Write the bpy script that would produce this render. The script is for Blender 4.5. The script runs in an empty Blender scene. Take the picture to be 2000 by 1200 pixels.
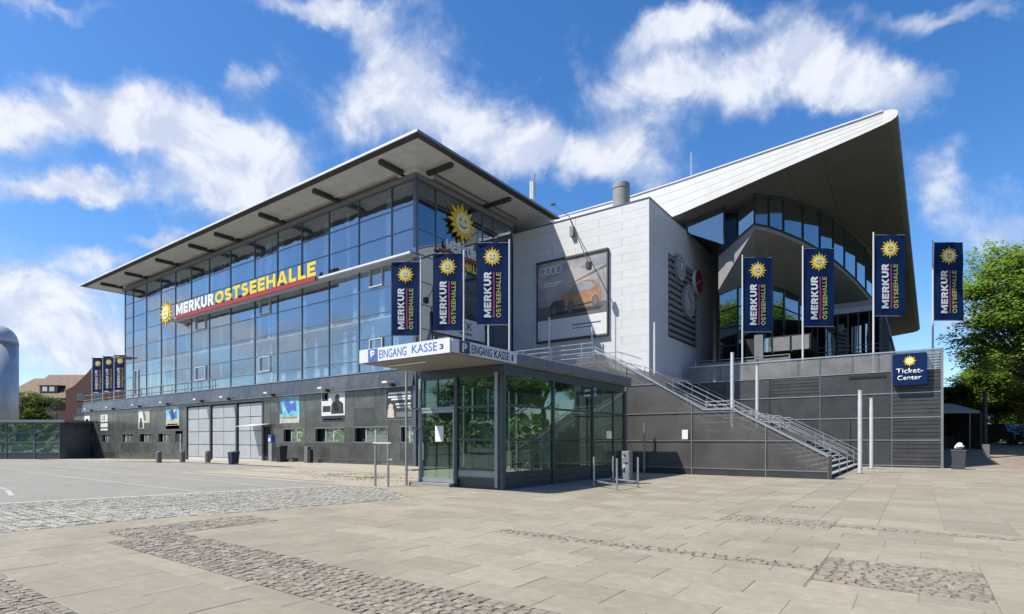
import bpy, bmesh, math, random
import numpy as np
from mathutils import Vector, Matrix
random.seed(7); rng = np.random.default_rng(7)
R = math.radians
SC = bpy.context.scene
COL = SC.collection

# ------------------------------------------------------------------ camera
# X runs along the long glass front, Y away from it; the camera stands over the origin
FPX, HOR, CZ = 1092.0, 860.0, 1.6
C_, S_ = .8085, .5886
cam = bpy.data.cameras.new('camera'); camo = bpy.data.objects.new('camera', cam); COL.objects.link(camo)
cam.sensor_width = 36; cam.lens = FPX / 2000 * 36; cam.shift_y = (HOR - 600) / 2000
cam.clip_start = .1; cam.clip_end = 4000
camo.location = (0, 0, CZ); camo.rotation_euler = (R(90), 0, math.atan2(S_, C_))
SC.camera = camo

# ------------------------------------------------------------------ sun, sky, exposure
sun_dir = Vector((.42, .60, -1.0)).normalized()
sun = bpy.data.lights.new('sun', 'SUN'); suno = bpy.data.objects.new('sun', sun); COL.objects.link(suno)
sun.energy = 5.0; sun.angle = R(.5); sun.color = (1, .95, .87)
suno.rotation_euler = sun_dir.to_track_quat('-Z', 'Y').to_euler(); suno.location = (-20, -30, 60)
SC.view_settings.view_transform = 'Standard'; SC.view_settings.look = 'None'
SC.view_settings.exposure = 0.80; SC.view_settings.gamma = 1.0; SC.view_settings.use_curve_mapping = False

world = bpy.data.worlds.new('World'); SC.world = world; world.use_nodes = True
NT = world.node_tree; NT.nodes.clear()
class NB:
    def __init__(s, nt): s.nt = nt
    def n(s, t, **k):
        o = s.nt.nodes.new(t)
        for a, b in k.items(): setattr(o, a, b)
        return o
    def put(s, sock, v):
        if isinstance(v, bpy.types.NodeSocket): s.nt.links.new(v, sock)
        else: sock.default_value = v
    def m(s, op, a, b=0.0, c=None, clamp=False):
        o = s.n('ShaderNodeMath', operation=op, use_clamp=clamp); s.put(o.inputs[0], a); s.put(o.inputs[1], b)
        if c is not None: s.put(o.inputs[2], c)
        return o.outputs[0]
    def dot(s, a, b):
        o = s.n('ShaderNodeVectorMath', operation='DOT_PRODUCT'); s.put(o.inputs[0], a); s.put(o.inputs[1], b); return o.outputs['Value']
    def noise(s, vec, scale, detail=4, rough=.55, dist=0.0):
        o = s.n('ShaderNodeTexNoise'); s.put(o.inputs['Vector'], vec); o.inputs['Scale'].default_value = scale
        o.inputs['Detail'].default_value = detail; o.inputs['Roughness'].default_value = rough; o.inputs['Distortion'].default_value = dist
        return o
    def ramp(s, v, lo, hi, a=0.0, b=1.0, kind='SMOOTHSTEP'):
        o = s.n('ShaderNodeMapRange'); o.interpolation_type = kind
        s.put(o.inputs['Value'], v); o.inputs['From Min'].default_value = lo; o.inputs['From Max'].default_value = hi
        o.inputs['To Min'].default_value = a; o.inputs['To Max'].default_value = b; return o.outputs['Result']
    def mix(s, f, a, b, blend='MIX'):
        o = s.n('ShaderNodeMix', data_type='RGBA', blend_type=blend)
        s.put(o.inputs[0], f)
        for i, v in ((6, a), (7, b)):
            s.put(o.inputs[i], v if isinstance(v, bpy.types.NodeSocket) else tuple(v) + (1,) * (4 - len(v)))
        return o.outputs[2]
w = NB(NT)
sky = w.n('ShaderNodeTexSky', sky_type='NISHITA'); sky.sun_disc = False
sun_el = math.asin(-sun_dir.z); sun_az = math.atan2(-sun_dir.x, -sun_dir.y)
sky.sun_elevation = sun_el; sky.sun_rotation = sun_az % (2 * math.pi)
sky.air_density = 1.0; sky.dust_density = .7; sky.ozone_density = 4.0
tc = w.n('ShaderNodeTexCoord'); gen = tc.outputs['Generated']
wn = w.noise(gen, 5.5, 6, .62)
wv = w.n('ShaderNodeVectorMath', operation='SUBTRACT'); w.put(wv.inputs[0], wn.outputs['Color']); wv.inputs[1].default_value = (.5, .5, .5)
ws = w.n('ShaderNodeVectorMath', operation='SCALE'); w.put(ws.inputs[0], wv.outputs[0]); ws.inputs['Scale'].default_value = .16
wa = w.n('ShaderNodeVectorMath', operation='ADD'); w.put(wa.inputs[0], gen); w.put(wa.inputs[1], ws.outputs[0])
sep = w.n('ShaderNodeSeparateXYZ'); w.put(sep.inputs[0], wa.outputs[0])
az = w.m('ARCTAN2', sep.outputs[0], sep.outputs[1])
nrm = w.n('ShaderNodeVectorMath', operation='LENGTH'); w.put(nrm.inputs[0], wa.outputs[0])
el = w.m('ARCSINE', w.m('DIVIDE', sep.outputs[2], nrm.outputs['Value']))
V = w.n('ShaderNodeCombineXYZ'); w.put(V.inputs[0], az); w.put(V.inputs[1], el); V.inputs[2].default_value = 1.0
AZF = math.atan2(-S_, C_)
def azel(px, py):
    t = (px - 1000) / FPX; th = math.atan(t)
    return AZF + th, math.atan((HOR - py) / FPX * math.cos(th))
# clouds seen on the day, by azimuth and elevation: (centre, half width, half height, tilt in degrees, weight)
CL = [(205, 215, 110, 62, 15, 1.0), (350, 275, 210, 78, 18, 1.05), (500, 335, 115, 60, 20, .95), (430, 400, 190, 40, 5, .6), (150, 362, 180, 30, 3, .55),
      (15, 235, 95, 62, 10, 1.1), (40, 570, 150, 70, 0, 1.2), (140, 670, 230, 70, 0, 1.15), (180, 500, 90, 22, 8, .85), (320, 470, 110, 20, 5, .85), (90, 365, 120, 30, 5, .7),
      (805, 175, 115, 85, -25, .95), (730, 60, 130, 55, 35, .75), (620, 15, 200, 32, 0, .7), (880, 240, 70, 60, 30, .75), (485, 190, 38, 30, 10, .6), (700, 260, 60, 45, 0, .6), (150, 5, 150, 24, 0, .6),
      (1010, 290, 90, 62, -20, .95), (1130, 320, 150, 62, 8, .95), (1230, 270, 70, 40, 0, .6), (1290, 150, 150, 62, -8, 1.0), (1260, 40, 120, 45, -15, .7), (1400, 20, 150, 30, -5, .6),
      (1570, 120, 130, 68, 0, 1.0), (1720, 165, 150, 52, 8, .9), (1640, 215, 90, 30, 5, .6), (1830, 330, 70, 70, 60, .75), (1930, 470, 120, 70, 10, .75), (1840, 640, 120, 60, 0, .6), (1900, 12, 160, 30, -5, .8), (1440, 180, 60, 50, 0, .6)]
# clouds that stand opposite, seen mirrored in the long glass front
MCL = [(300, 600, 90, 34, 0, .8), (430, 625, 120, 36, 0, .85), (560, 655, 110, 34, 0, .9), (670, 630, 60, 26, 0, .7), (310, 700, 90, 40, 0, .8), (480, 715, 120, 26, 0, .8), (640, 700, 60, 20, 0, .5)]
def azel_m(px, py):
    a, e = azel(px, py); return math.atan2(math.sin(a), -math.cos(a)), e
acc = None
for k_, (cx, cy, rx, ry, rot, wt) in enumerate(CL + MCL):
    fn = azel if k_ < len(CL) else azel_m
    a0, e0 = fn(cx, cy)
    ax, ex = fn(cx + 10, cy); ay, ey = fn(cx, cy + 10)
    J = np.array([[(ax - a0) / 10, (ay - a0) / 10], [(ex - e0) / 10, (ey - e0) / 10]]); Ji = np.linalg.inv(J)
    c, s = math.cos(R(rot)), math.sin(R(rot))
    M = np.diag([1 / rx, 1 / ry]) @ np.array([[c, s], [-s, c]]) @ Ji
    A = (M[0, 0], M[0, 1], -(M[0, 0] * a0 + M[0, 1] * e0)); B = (M[1, 0], M[1, 1], -(M[1, 0] * a0 + M[1, 1] * e0))
    q1 = w.dot(V.outputs[0], A); q2 = w.dot(V.outputs[0], B)
    d2 = w.m('MULTIPLY_ADD', q1, q1, w.m('MULTIPLY', q2, q2))
    v = w.m('MULTIPLY', w.m('EXPONENT', w.m('MULTIPLY', d2, -1.0)), wt)
    acc = v if acc is None else w.m('MAXIMUM', acc, v) if wt > 2 else w.m('ADD', acc, v)
acc = w.m('MINIMUM', acc, 1.15)
# cloud cover for the parts of the sky away from those clouds: a plain fractal field with the same softness
dsep = w.n('ShaderNodeSeparateXYZ'); w.put(dsep.inputs[0], gen)
f1 = w.noise(gen, 2.1, 7, .58, .3).outputs['Fac']; f2 = w.noise(gen, 9.0, 8, .62, .4).outputs['Fac']; f3 = w.noise(gen, 28.0, 6, .6).outputs['Fac']
away = w.ramp(w.dot(gen, (-S_, C_, 0)), .1, .35, .10, 0.0)
dens = w.m('ADD', w.m('MULTIPLY', acc, .95), w.m('MULTIPLY', w.m('SUBTRACT', f1, .5), .9))
dens = w.m('ADD', dens, w.m('MULTIPLY', w.m('SUBTRACT', f2, .5), 1.3))
dens = w.m('ADD', dens, w.m('MULTIPLY', w.m('SUBTRACT', f3, .5), .28))
dens = w.m('ADD', dens, away)
cov = w.ramp(dens, .20, 1.02)
so = w.n('ShaderNodeVectorMath', operation='ADD'); w.put(so.inputs[0], gen); so.inputs[1].default_value = tuple(-v_ * .035 for v_ in sun_dir)
f2s = w.noise(so.outputs[0], 9.0, 5, .6, .4).outputs['Fac']
shade = w.m('ADD', w.ramp(dens, .4, 1.3, 0, .55), w.ramp(w.m('SUBTRACT', f2, f2s), -.10, .12, -.25, .5), clamp=True)
ccol = w.mix(shade, (5.9, 6.7, 8.6), (9.4, 9.7, 10.4))
hs = w.n('ShaderNodeHueSaturation'); hs.inputs['Saturation'].default_value = 1.27; hs.inputs['Value'].default_value = 1.95; hs.inputs['Hue'].default_value = .504
w.put(hs.inputs['Color'], sky.outputs[0])
final = w.mix(w.m('MULTIPLY', cov, .92), hs.outputs[0], ccol)
bg = w.n('ShaderNodeBackground'); w.put(bg.inputs['Color'], final); bg.inputs['Strength'].default_value = .0575
wo = w.n('ShaderNodeOutputWorld'); w.put(wo.inputs[0], bg.outputs[0])

# ------------------------------------------------------------------ materials
M = {}
def mat(name, col, rough=.6, metal=0.0, var=.12, vs=3.0, bump=0.0, bs=40.0, spec=.5, dirt=0.0, obj_var=0.0, coat=0.0, tint=None, isl=0.0, streak=0.0, spots=0.0):
    m = bpy.data.materials.new(name); m.use_nodes = True; nt = m.node_tree; nb = NB(nt)
    p = nt.nodes['Principled BSDF']; g = nb.n('ShaderNodeNewGeometry').outputs['Position']
    c = tuple(x * .68 for x in col)
    if tint: tint = tuple(x * .68 for x in tint)
    n1 = nb.noise(g, vs, 6, .6).outputs['Fac']
    dk = tuple(x * (1 - var) for x in c); lt = tuple(min(1, x * (1 + var)) for x in c)
    out = nb.mix(nb.ramp(n1, .3, .7), dk, lt)
    if tint: out = nb.mix(nb.ramp(nb.noise(g, vs * .37, 5).outputs['Fac'], .45, .7), out, tint)
    if dirt:
        d = nb.noise(g, .45, 8, .65).outputs['Fac']
        out = nb.mix(nb.m('MULTIPLY', nb.ramp(d, .45, .75), dirt), out, tuple(x * .45 for x in c))
    if obj_var:
        oi = nb.n('ShaderNodeObjectInfo').outputs['Random']
        k = nb.ramp(oi, 0, 1, 1 - obj_var, 1 + obj_var, 'LINEAR')
        hv = nb.n('ShaderNodeHueSaturation'); nb.put(hv.inputs['Color'], out); nb.put(hv.inputs['Value'], k); out = hv.outputs[0]
    if isl:
        ri = nb.n('ShaderNodeNewGeometry').outputs['Random Per Island']
        hv = nb.n('ShaderNodeHueSaturation'); nb.put(hv.inputs['Color'], out); nb.put(hv.inputs['Value'], nb.ramp(ri, 0, 1, 1 - isl, 1 + isl, 'LINEAR'))
        nb.put(hv.inputs['Hue'], nb.ramp(nb.m('FRACT', nb.m('MULTIPLY', ri, 13.7)), 0, 1, .49, .51, 'LINEAR')); out = hv.outputs[0]
    if streak:
        mp = nb.n('ShaderNodeVectorMath', operation='MULTIPLY'); nb.put(mp.inputs[0], g); mp.inputs[1].default_value = (1, 1, .07)
        sn = nb.noise(mp.outputs[0], 5.0, 6, .65).outputs['Fac']
        out = nb.mix(nb.m('MULTIPLY', nb.ramp(sn, .52, .75), streak), out, tuple(x * .5 for x in c))
        out = nb.mix(nb.m('MULTIPLY', nb.ramp(sn, .46, .25), streak * .6), out, tuple(min(1, x * 1.35) for x in c))
    if spots:
        vo = nb.n('ShaderNodeTexVoronoi'); nb.put(vo.inputs['Vector'], g); vo.inputs['Scale'].default_value = 2.6; vo.inputs['Randomness'].default_value = 1.0
        k1 = nb.ramp(vo.outputs['Distance'], .035, .075, 1, 0); k2 = nb.ramp(nb.noise(g, .6, 2).outputs['Fac'], .5, .6)
        out = nb.mix(nb.m('MULTIPLY', nb.m('MULTIPLY', k1, k2), spots), out, tuple(x * .5 for x in c))
        st = nb.noise(g, .22, 7, .7, .8).outputs['Fac']
        out = nb.mix(nb.m('MULTIPLY', nb.ramp(st, .5, .66), spots * .7), out, tuple(x * .72 for x in c))
    nb.put(p.inputs['Base Color'], out)
    nb.put(p.inputs['Roughness'], nb.ramp(nb.noise(g, vs * 2.3, 4).outputs['Fac'], .3, .7, max(0, rough - .06), min(1, rough + .06)))
    p.inputs['Metallic'].default_value = metal; p.inputs['Specular IOR Level'].default_value = spec
    if coat: p.inputs['Coat Weight'].default_value = coat; p.inputs['Coat Roughness'].default_value = .05
    if bump:
        b = nb.n('ShaderNodeBump'); b.inputs['Strength'].default_value = bump; b.inputs['Distance'].default_value = .02
        nb.put(b.inputs['Height'], nb.noise(g, bs, 5, .6).outputs['Fac']); nb.put(p.inputs['Normal'], b.outputs[0])
    M[name] = m; return m

def glass(name, tint, refl, f0=.12, body=None, wob=.012, body_amt=0.0, ws_=.35):
    m = bpy.data.materials.new(name); m.use_nodes = True; nt = m.node_tree; nt.nodes.clear(); nb = NB(nt)
    oi = nb.n('ShaderNodeObjectInfo').outputs['Random']
    g = nb.n('ShaderNodeNewGeometry').outputs['Position']
    # each pane sits a hair out of plane, so its reflection breaks at the joints
    cmb = nb.n('ShaderNodeCombineXYZ'); nb.put(cmb.inputs[0], nb.m('SUBTRACT', oi, .5)); nb.put(cmb.inputs[2], nb.m('SUBTRACT', nb.m('FRACT', nb.m('MULTIPLY', oi, 17.3)), .5)); nb.put(cmb.inputs[1], nb.m('SUBTRACT', nb.m('FRACT', nb.m('MULTIPLY', oi, 7.7)), .5))
    sc = nb.n('ShaderNodeVectorMath', operation='SCALE'); nb.put(sc.inputs[0], cmb.outputs[0]); sc.inputs['Scale'].default_value = wob
    nn = nb.n('ShaderNodeNewGeometry').outputs['Normal']
    ad = nb.n('ShaderNodeVectorMath', operation='ADD'); nb.put(ad.inputs[0], nn); nb.put(ad.inputs[1], sc.outputs[0])
    b = nb.n('ShaderNodeBump'); b.inputs['Strength'].default_value = .4; b.inputs['Distance'].default_value = .02
    nb.put(b.inputs['Height'], nb.noise(g, ws_, 2).outputs['Fac']); nb.put(b.inputs['Normal'], ad.outputs[0])
    gl = nb.n('ShaderNodeBsdfGlossy'); gl.inputs['Roughness'].default_value = .015; gl.inputs['Color'].default_value = tuple(refl) + (1,)
    nb.put(gl.inputs['Normal'], b.outputs[0])
    tr = nb.n('ShaderNodeBsdfTransparent'); tr.inputs[0].default_value = tuple(tint) + (1,)
    under = tr.outputs[0]
    if body:
        di = nb.n('ShaderNodeBsdfDiffuse'); di.inputs[0].default_value = tuple(body) + (1,)
        mx = nb.n('ShaderNodeMixShader'); mx.inputs[0].default_value = body_amt; nb.put(mx.inputs[1], under); nb.put(mx.inputs[2], di.outputs[0]); under = mx.outputs[0]
    lw = nb.n('ShaderNodeLayerWeight'); lw.inputs['Blend'].default_value = .5
    fac = nb.m('ADD', f0, nb.m('MULTIPLY', nb.m('POWER', lw.outputs['Facing'], 3.0), .9 - f0), clamp=True)
    mx = nb.n('ShaderNodeMixShader'); nb.put(mx.inputs[0], fac); nb.put(mx.inputs[1], under); nb.put(mx.inputs[2], gl.outputs[0])
    o = nb.n('ShaderNodeOutputMaterial'); nb.put(o.inputs[0], mx.outputs[0]); M[name] = m; return m

def mesh_mat(name, col, alpha):
    # perforated sheet metal: holes far finer than a pixel
    m = bpy.data.materials.new(name); m.use_nodes = True; nt = m.node_tree; nb = NB(nt); p = nt.nodes['Principled BSDF']
    g = nb.n('ShaderNodeNewGeometry').outputs['Position']
    nb.put(p.inputs['Base Color'], nb.mix(nb.ramp(nb.noise(g, .8, 6).outputs['Fac'], .3, .7), tuple(x * .8 for x in col), tuple(x * 1.2 for x in col)))
    p.inputs['Roughness'].default_value = .5; p.inputs['Metallic'].default_value = .3
    tr = nb.n('ShaderNodeBsdfTransparent'); mx = nb.n('ShaderNodeMixShader'); mx.inputs[0].default_value = alpha
    nb.put(mx.inputs[1], tr.outputs[0]); nb.put(mx.inputs[2], p.outputs[0])
    nb.put(nt.nodes['Material Output'].inputs[0], mx.outputs[0]); M[name] = m; return m

mat('slab', (.325, .287, .210), .85, var=.10, vs=7, bump=.35, bs=60, dirt=.3, obj_var=.11, spots=.95, tint=(.30, .27, .205))
mat('slab_far', (.325, .287, .210), .85, var=.10, vs=3, bump=.3, bs=60, dirt=.3, isl=.10, spots=.95, tint=(.30, .27, .205))
mat('joint', (.26, .235, .18), .95, var=.25, vs=8, bump=.3, tint=(.19, .185, .12))
mat('sett_joint', (.15, .135, .105), .95, var=.25, vs=8)
mat('cobble_brown', (.225, .195, .152), .8, var=.25, vs=9, bump=.6, bs=50, obj_var=.16, isl=.3, tint=(.24, .185, .145))
mat('cobble_light', (.315, .30, .255), .8, var=.2, vs=6, bump=.4, bs=50, obj_var=.1, isl=.2, tint=(.31, .295, .24))
mat('asphalt', (.285, .27, .235), .9, var=.10, vs=2.0, bump=.5, bs=150, dirt=.25, tint=(.28, .265, .225))
mat('pavement_far', (.38, .335, .26), .9, var=.12, vs=.9, bump=.3, dirt=.3)
mat('ground', (.22, .2, .16), .95, var=.2, vs=.5, bump=.4)
mat('brown_ground', (.27, .22, .17), .95, var=.2, vs=1.5, bump=.4, bs=80)
mat('white_paint_line', (.46, .44, .40), .8, var=.2, vs=12)
mat('clad_dark', (.085, .087, .080), .26, var=.25, vs=1.3, spec=.6, obj_var=.26, dirt=.3, streak=.5)
mat('clad_frame', (.045, .048, .047), .4, var=.1)
mat('clad_podium', (.058, .058, .057), .45, metal=.2, var=.16, vs=1.0, obj_var=.16, dirt=.35, streak=.55)
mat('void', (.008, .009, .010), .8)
mat('steel_light', (.52, .53, .53), .35, metal=.7, var=.08)
mat('steel_grey', (.30, .31, .32), .4, metal=.55, var=.08)
mat('alu_pale', (.62, .63, .63), .5, metal=.1, var=.06)
mat('mullion', (.15, .18, .22), .35, metal=.5, var=.1)
mat('roof_edge', (.72, .72, .70), .5, var=.08, vs=1.5)
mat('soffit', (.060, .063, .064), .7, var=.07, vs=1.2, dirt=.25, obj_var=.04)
mat('bracket', (.05, .05, .048), .6)
mat('white_clad', (.64, .645, .65), .55, var=.035, vs=2.5, obj_var=.02, dirt=.10, bump=.05, streak=.10)
mat('white_roof', (.70, .70, .675), .6, var=.05, vs=.8, dirt=.14, bump=.08, bs=6, streak=.15)
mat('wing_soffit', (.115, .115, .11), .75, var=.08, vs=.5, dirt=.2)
mat('concrete', (.27, .27, .265), .75, var=.10, vs=.9, bump=.12, dirt=.25, streak=.2)
mat('concrete_floor', (.33, .33, .32), .8, var=.1)
mat('interior_wall', (.34, .36, .38), .85, var=.1, vs=.5)
mat('interior_dark', (.15, .165, .18), .85, var=.3, vs=.4)
mat('interior_white', (.78, .78, .76), .7)
mat('curtain', (.6, .64, .66), .9, var=.15, vs=3)
mat('door_panel', (.55, .57, .58), .38, metal=.35, var=.06, vs=1.5, obj_var=.06, dirt=.15)
mat('banner_navy', (.0012, .019, .085), .7, var=.05, spec=.12)
mat('text_white', (.82, .82, .80), .55, var=.02)
mat('sun_yellow', (.85, .56, .015), .5, var=.10, vs=4)
mat('sun_pale', (.88, .80, .42), .5, var=.04)
mat('text_yellow', (.80, .62, .02), .5, var=.05)
mat('text_lime', (.50, .50, .06), .5, var=.05)
mat('sign_red', (.36, .02, .03), .5, var=.08)
mat('stripe_plum', (.30, .03, .12), .5, var=.05)
mat('face_dark', (.10, .06, .02), .6)
mat('sign_white', (.74, .76, .80), .5, var=.05, vs=2, dirt=.12)
mat('sign_navy', (.02, .035, .14), .5)
mat('sign_blue', (.06, .14, .50), .5)
mat('kiosk_frame', (.085, .10, .11), .38, metal=.4, var=.08)
mat('kiosk_pale', (.36, .39, .40), .4, metal=.4, var=.08)
mat('kiosk_roof', (.20, .205, .215), .55, metal=.2, var=.10, dirt=.3)
mat('kiosk_soffit', (.30, .29, .265), .7, var=.05)
mat('lamp_white', (.8, .8, .78), .4)
mat('black_plastic', (.02, .022, .025), .5)
mat('bin_grey', (.05, .055, .065), .55)
mat('bin_navy', (.012, .014, .07), .5)
mat('stone_post', (.16, .16, .15), .8, var=.2, vs=10, bump=.4)
mat('brick', (.13, .055, .040), .85, var=.2, vs=3)
mat('roof_tile', (.17, .105, .065), .8, var=.15, vs=1.5)
mat('window_dark', (.05, .07, .10), .1, spec=.8)
mat('chrome', (.62, .62, .66), .42, metal=.35, var=.1, vs=.7)
mat('bark', (.075, .06, .045), .9, var=.3, vs=6, bump=.8, bs=14)
mat('poster_a', (.16, .5, .62), .5, var=.3, vs=2.2, tint=(.75, .68, .45))
mat('poster_dark', (.035, .035, .04), .4, var=.3, vs=3)
mat('poster_beige', (.55, .50, .38), .5, var=.2, vs=4)
mat('poster_paper', (.72, .72, .70), .5, var=.05)
mat('poster_sky', (.30, .285, .30), .5, var=.35, vs=.9, tint=(.46, .40, .38))
mat('poster_dusk', (.26, .28, .33), .5, var=.2, vs=.8)
mat('poster_road', (.12, .125, .12), .5, var=.2, vs=1.1)
mat('poster_black', (.03, .03, .032), .5, var=.2)
mat('car_orange', (.42, .22, .11), .4, var=.25, vs=2.2, tint=(.30, .16, .09))
mat('car_shade', (.07, .06, .055), .4, var=.15, vs=2)
mat('tyre_print', (.10, .10, .10), .5)
mat('car_paint', (.022, .026, .035), .3, coat=1.0, var=.03)
mat('red_badge', (.34, .035, .045), .45)
mat('badge_grey', (.40, .42, .44), .5)
mat('yellow_panel', (.72, .70, .38), .6)
mat('tile_grey', (.21, .22, .23), .6)

def leaf_mat(name, a, b):
    m = bpy.data.materials.new(name); m.use_nodes = True; nt = m.node_tree; nb = NB(nt); p = nt.nodes['Principled BSDF']
    g = nb.n('ShaderNodeNewGeometry')
    c = nb.mix(nb.ramp(nb.noise(g.outputs['Position'], 1.6, 4).outputs['Fac'], .35, .65), a, b)
    c = nb.mix(nb.m('MULTIPLY', g.outputs['Random Per Island'], .5), c, tuple(x * 1.5 for x in b))
    nb.put(p.inputs['Base Color'], c); p.inputs['Roughness'].default_value = .5; p.inputs['Specular IOR Level'].default_value = .35
    tl = nb.n('ShaderNodeBsdfTranslucent'); nb.put(tl.inputs[0], nb.mix(.4, c, (.30, .42, .04)))
    mx = nb.n('ShaderNodeMixShader'); mx.inputs[0].default_value = .5; nb.put(mx.inputs[1], p.outputs[0]); nb.put(mx.inputs[2], tl.outputs[0])
    nb.put(nt.nodes['Material Output'].inputs[0], mx.outputs[0]); M[name] = m
leaf_mat('leaf_chestnut', (.08, .15, .026), (.19, .30, .06))
leaf_mat('leaf_mid', (.055, .10, .02), (.13, .20, .04))
leaf_mat('leaf_dark', (.014, .030, .010), (.03, .055, .015))
leaf_mat('grass', (.10, .12, .03), (.19, .19, .07))
glass('facade_glass', (.84, .90, .92), (.80, .87, .94), .18, body=(.04, .06, .08), body_amt=.05, wob=.035, ws_=1.1)
glass('side_glass', (.50, .60, .62), (.80, .88, .95), .22, body=(.03, .04, .05), body_amt=.2, wob=.02)
glass('kiosk_glass', (.66, .80, .74), (.82, .95, .88), .07, body=(.03, .06, .05), body_amt=.10, wob=.012)
glass('wing_glass', (.32, .40, .42), (.80, .88, .92), .30, body=(.02, .025, .03), body_amt=.5, wob=.03)
glass('pavilion_glass', (.5, .62, .64), (.7, .85, .88), .22, body=(.10, .16, .17), body_amt=.45, wob=.03)
glass('small_glass', (.35, .42, .40), (.8, .9, .9), .25, body=(.16, .20, .18), body_amt=.6, wob=.03)
mesh_mat('perforated', (.105, .10, .093), .55)
mesh_mat('perforated_wall', (.125, .120, .112), .90)
mesh_mat('parapet_mesh', (.20, .20, .195), .62)

# ------------------------------------------------------------------ building helpers
WL = {}
def wloc(o):
    v = Vector((0, 0, 0))
    while o is not None: v += o.location; o = o.parent
    return v
def tag(o, label=None, cat=None, group=None, kind=None):
    if label: o['label'] = label
    if cat: o['category'] = cat
    if group: o['group'] = group
    if kind: o['kind'] = kind
    return o
def thing(name, label=None, cat=None, loc=(0, 0, 0), group=None):
    o = bpy.data.objects.new(name, None); COL.objects.link(o); o.location = loc; o.empty_display_size = .3
    return tag(o, label, cat, group)
def link(name, me, m=None, parent=None, loc=(0, 0, 0)):
    if m is not None and not me.materials: me.materials.append(M[m] if isinstance(m, str) else m)
    o = bpy.data.objects.new(name, me); COL.objects.link(o)
    if parent is not None: o.parent = parent
    o.location = Vector(loc) - (wloc(parent) if parent is not None else Vector((0, 0, 0)))
    return o
BC = {}
def boxmesh(dx, dy, dz, m, bev=0.0):
    k = (round(dx, 3), round(dy, 3), round(dz, 3), m, bev)
    if k in BC: return BC[k]
    bm = bmesh.new(); bmesh.ops.create_cube(bm, size=1.0)
    for v in bm.verts: v.co = Vector((v.co.x * dx, v.co.y * dy, v.co.z * dz))
    if bev: bmesh.ops.bevel(bm, geom=bm.edges[:], offset=bev, segments=1, affect='EDGES')
    me = bpy.data.meshes.new('box'); bm.to_mesh(me); bm.free(); me.materials.append(M[m]); BC[k] = me; return me
def box(name, a, b, m, parent=None, bev=0.0):
    a = [min(p, q) for p, q in zip(a, b)] if True else a; 
    return a
def box(name, a, b, m, parent=None, bev=0.0):
    lo = [min(p, q) for p, q in zip(a, b)]; hi = [max(p, q) for p, q in zip(a, b)]
    me = boxmesh(hi[0] - lo[0], hi[1] - lo[1], hi[2] - lo[2], m, bev)
    return link(name, me, None, parent, [(p + q) / 2 for p, q in zip(lo, hi)])
class MB:
    """collects shapes into ONE mesh"""
    def __init__(s): s.v = []; s.f = []
    def add(s, v, f):
        n = len(s.v); s.v += [tuple(p) for p in v]; s.f += [tuple(i + n for i in q) for q in f]; return s
    def box(s, a, b):
        x0, y0, z0 = [min(p, q) for p, q in zip(a, b)]; x1, y1, z1 = [max(p, q) for p, q in zip(a, b)]
        return s.add([(x0, y0, z0), (x1, y0, z0), (x1, y1, z0), (x0, y1, z0), (x0, y0, z1), (x1, y0, z1), (x1, y1, z1), (x0, y1, z1)],
                     [(0, 3, 2, 1), (4, 5, 6, 7), (0, 1, 5, 4), (1, 2, 6, 5), (2, 3, 7, 6), (3, 0, 4, 7)])
    def prism(s, pts, ext):
        n = len(pts); e = Vector(ext); q = [Vector(p) for p in pts]
        return s.add(q + [p + e for p in q], [tuple(range(n))[::-1], tuple(range(n, 2 * n))] + [(i, (i + 1) % n, n + (i + 1) % n, n + i) for i in range(n)])
    def tube(s, p0, p1, r, n=8, r1=None):
        p0 = Vector(p0); p1 = Vector(p1); d = (p1 - p0).normalized(); u = d.orthogonal().normalized(); v = d.cross(u)
        r1 = r if r1 is None else r1; a = []
        for (p, rr) in ((p0, r), (p1, r1)):
            for i in range(n):
                t = 2 * math.pi * i / n; a.append(p + (u * math.cos(t) + v * math.sin(t)) * rr)
        return s.add(a, [(i, (i + 1) % n, n + (i + 1) % n, n + i) for i in range(n)] + [tuple(range(n))[::-1], tuple(range(n, 2 * n))])
    def path(s, pts, r, n=6):
        for a, b in zip(pts[:-1], pts[1:]): s.tube(a, b, r, n)
        return s
    def lathe(s, prof, c=(0, 0, 0), n=24):
        a = []; f = []
        for (r, z) in prof:
            for i in range(n):
                t = 2 * math.pi * i / n; a.append((c[0] + r * math.cos(t), c[1] + r * math.sin(t), c[2] + z))
        for k in range(len(prof) - 1):
            for i in range(n): f.append((k * n + i, k * n + (i + 1) % n, (k + 1) * n + (i + 1) % n, (k + 1) * n + i))
        f.append(tuple(range(n))[::-1]); f.append(tuple(range((len(prof) - 1) * n, len(prof) * n)))
        return s.add(a, f)
    def build(s, name, m, parent=None, smooth=False, fix=True):
        me = bpy.data.meshes.new(name); wl = wloc(parent) if parent is not None else Vector((0, 0, 0))
        me.from_pydata([tuple(Vector(p) - wl) for p in s.v], [], s.f)
        bm = bmesh.new(); bm.from_mesh(me)
        lo_ = [v for v in bm.verts if not v.link_faces]
        if lo_: bmesh.ops.delete(bm, geom=lo_, context='VERTS'); bm.to_mesh(me)
        bm.free()
        if fix:
            bm = bmesh.new(); bm.from_mesh(me); bmesh.ops.recalc_face_normals(bm, faces=bm.faces[:]); bm.to_mesh(me); bm.free()
        me.materials.append(M[m])
        if smooth:
            for p in me.polygons: p.use_smooth = True
        o = bpy.data.objects.new(name, me); COL.objects.link(o)
        if parent is not None: o.parent = parent
        return o
def structure(o): o['kind'] = 'structure'; return o

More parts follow.
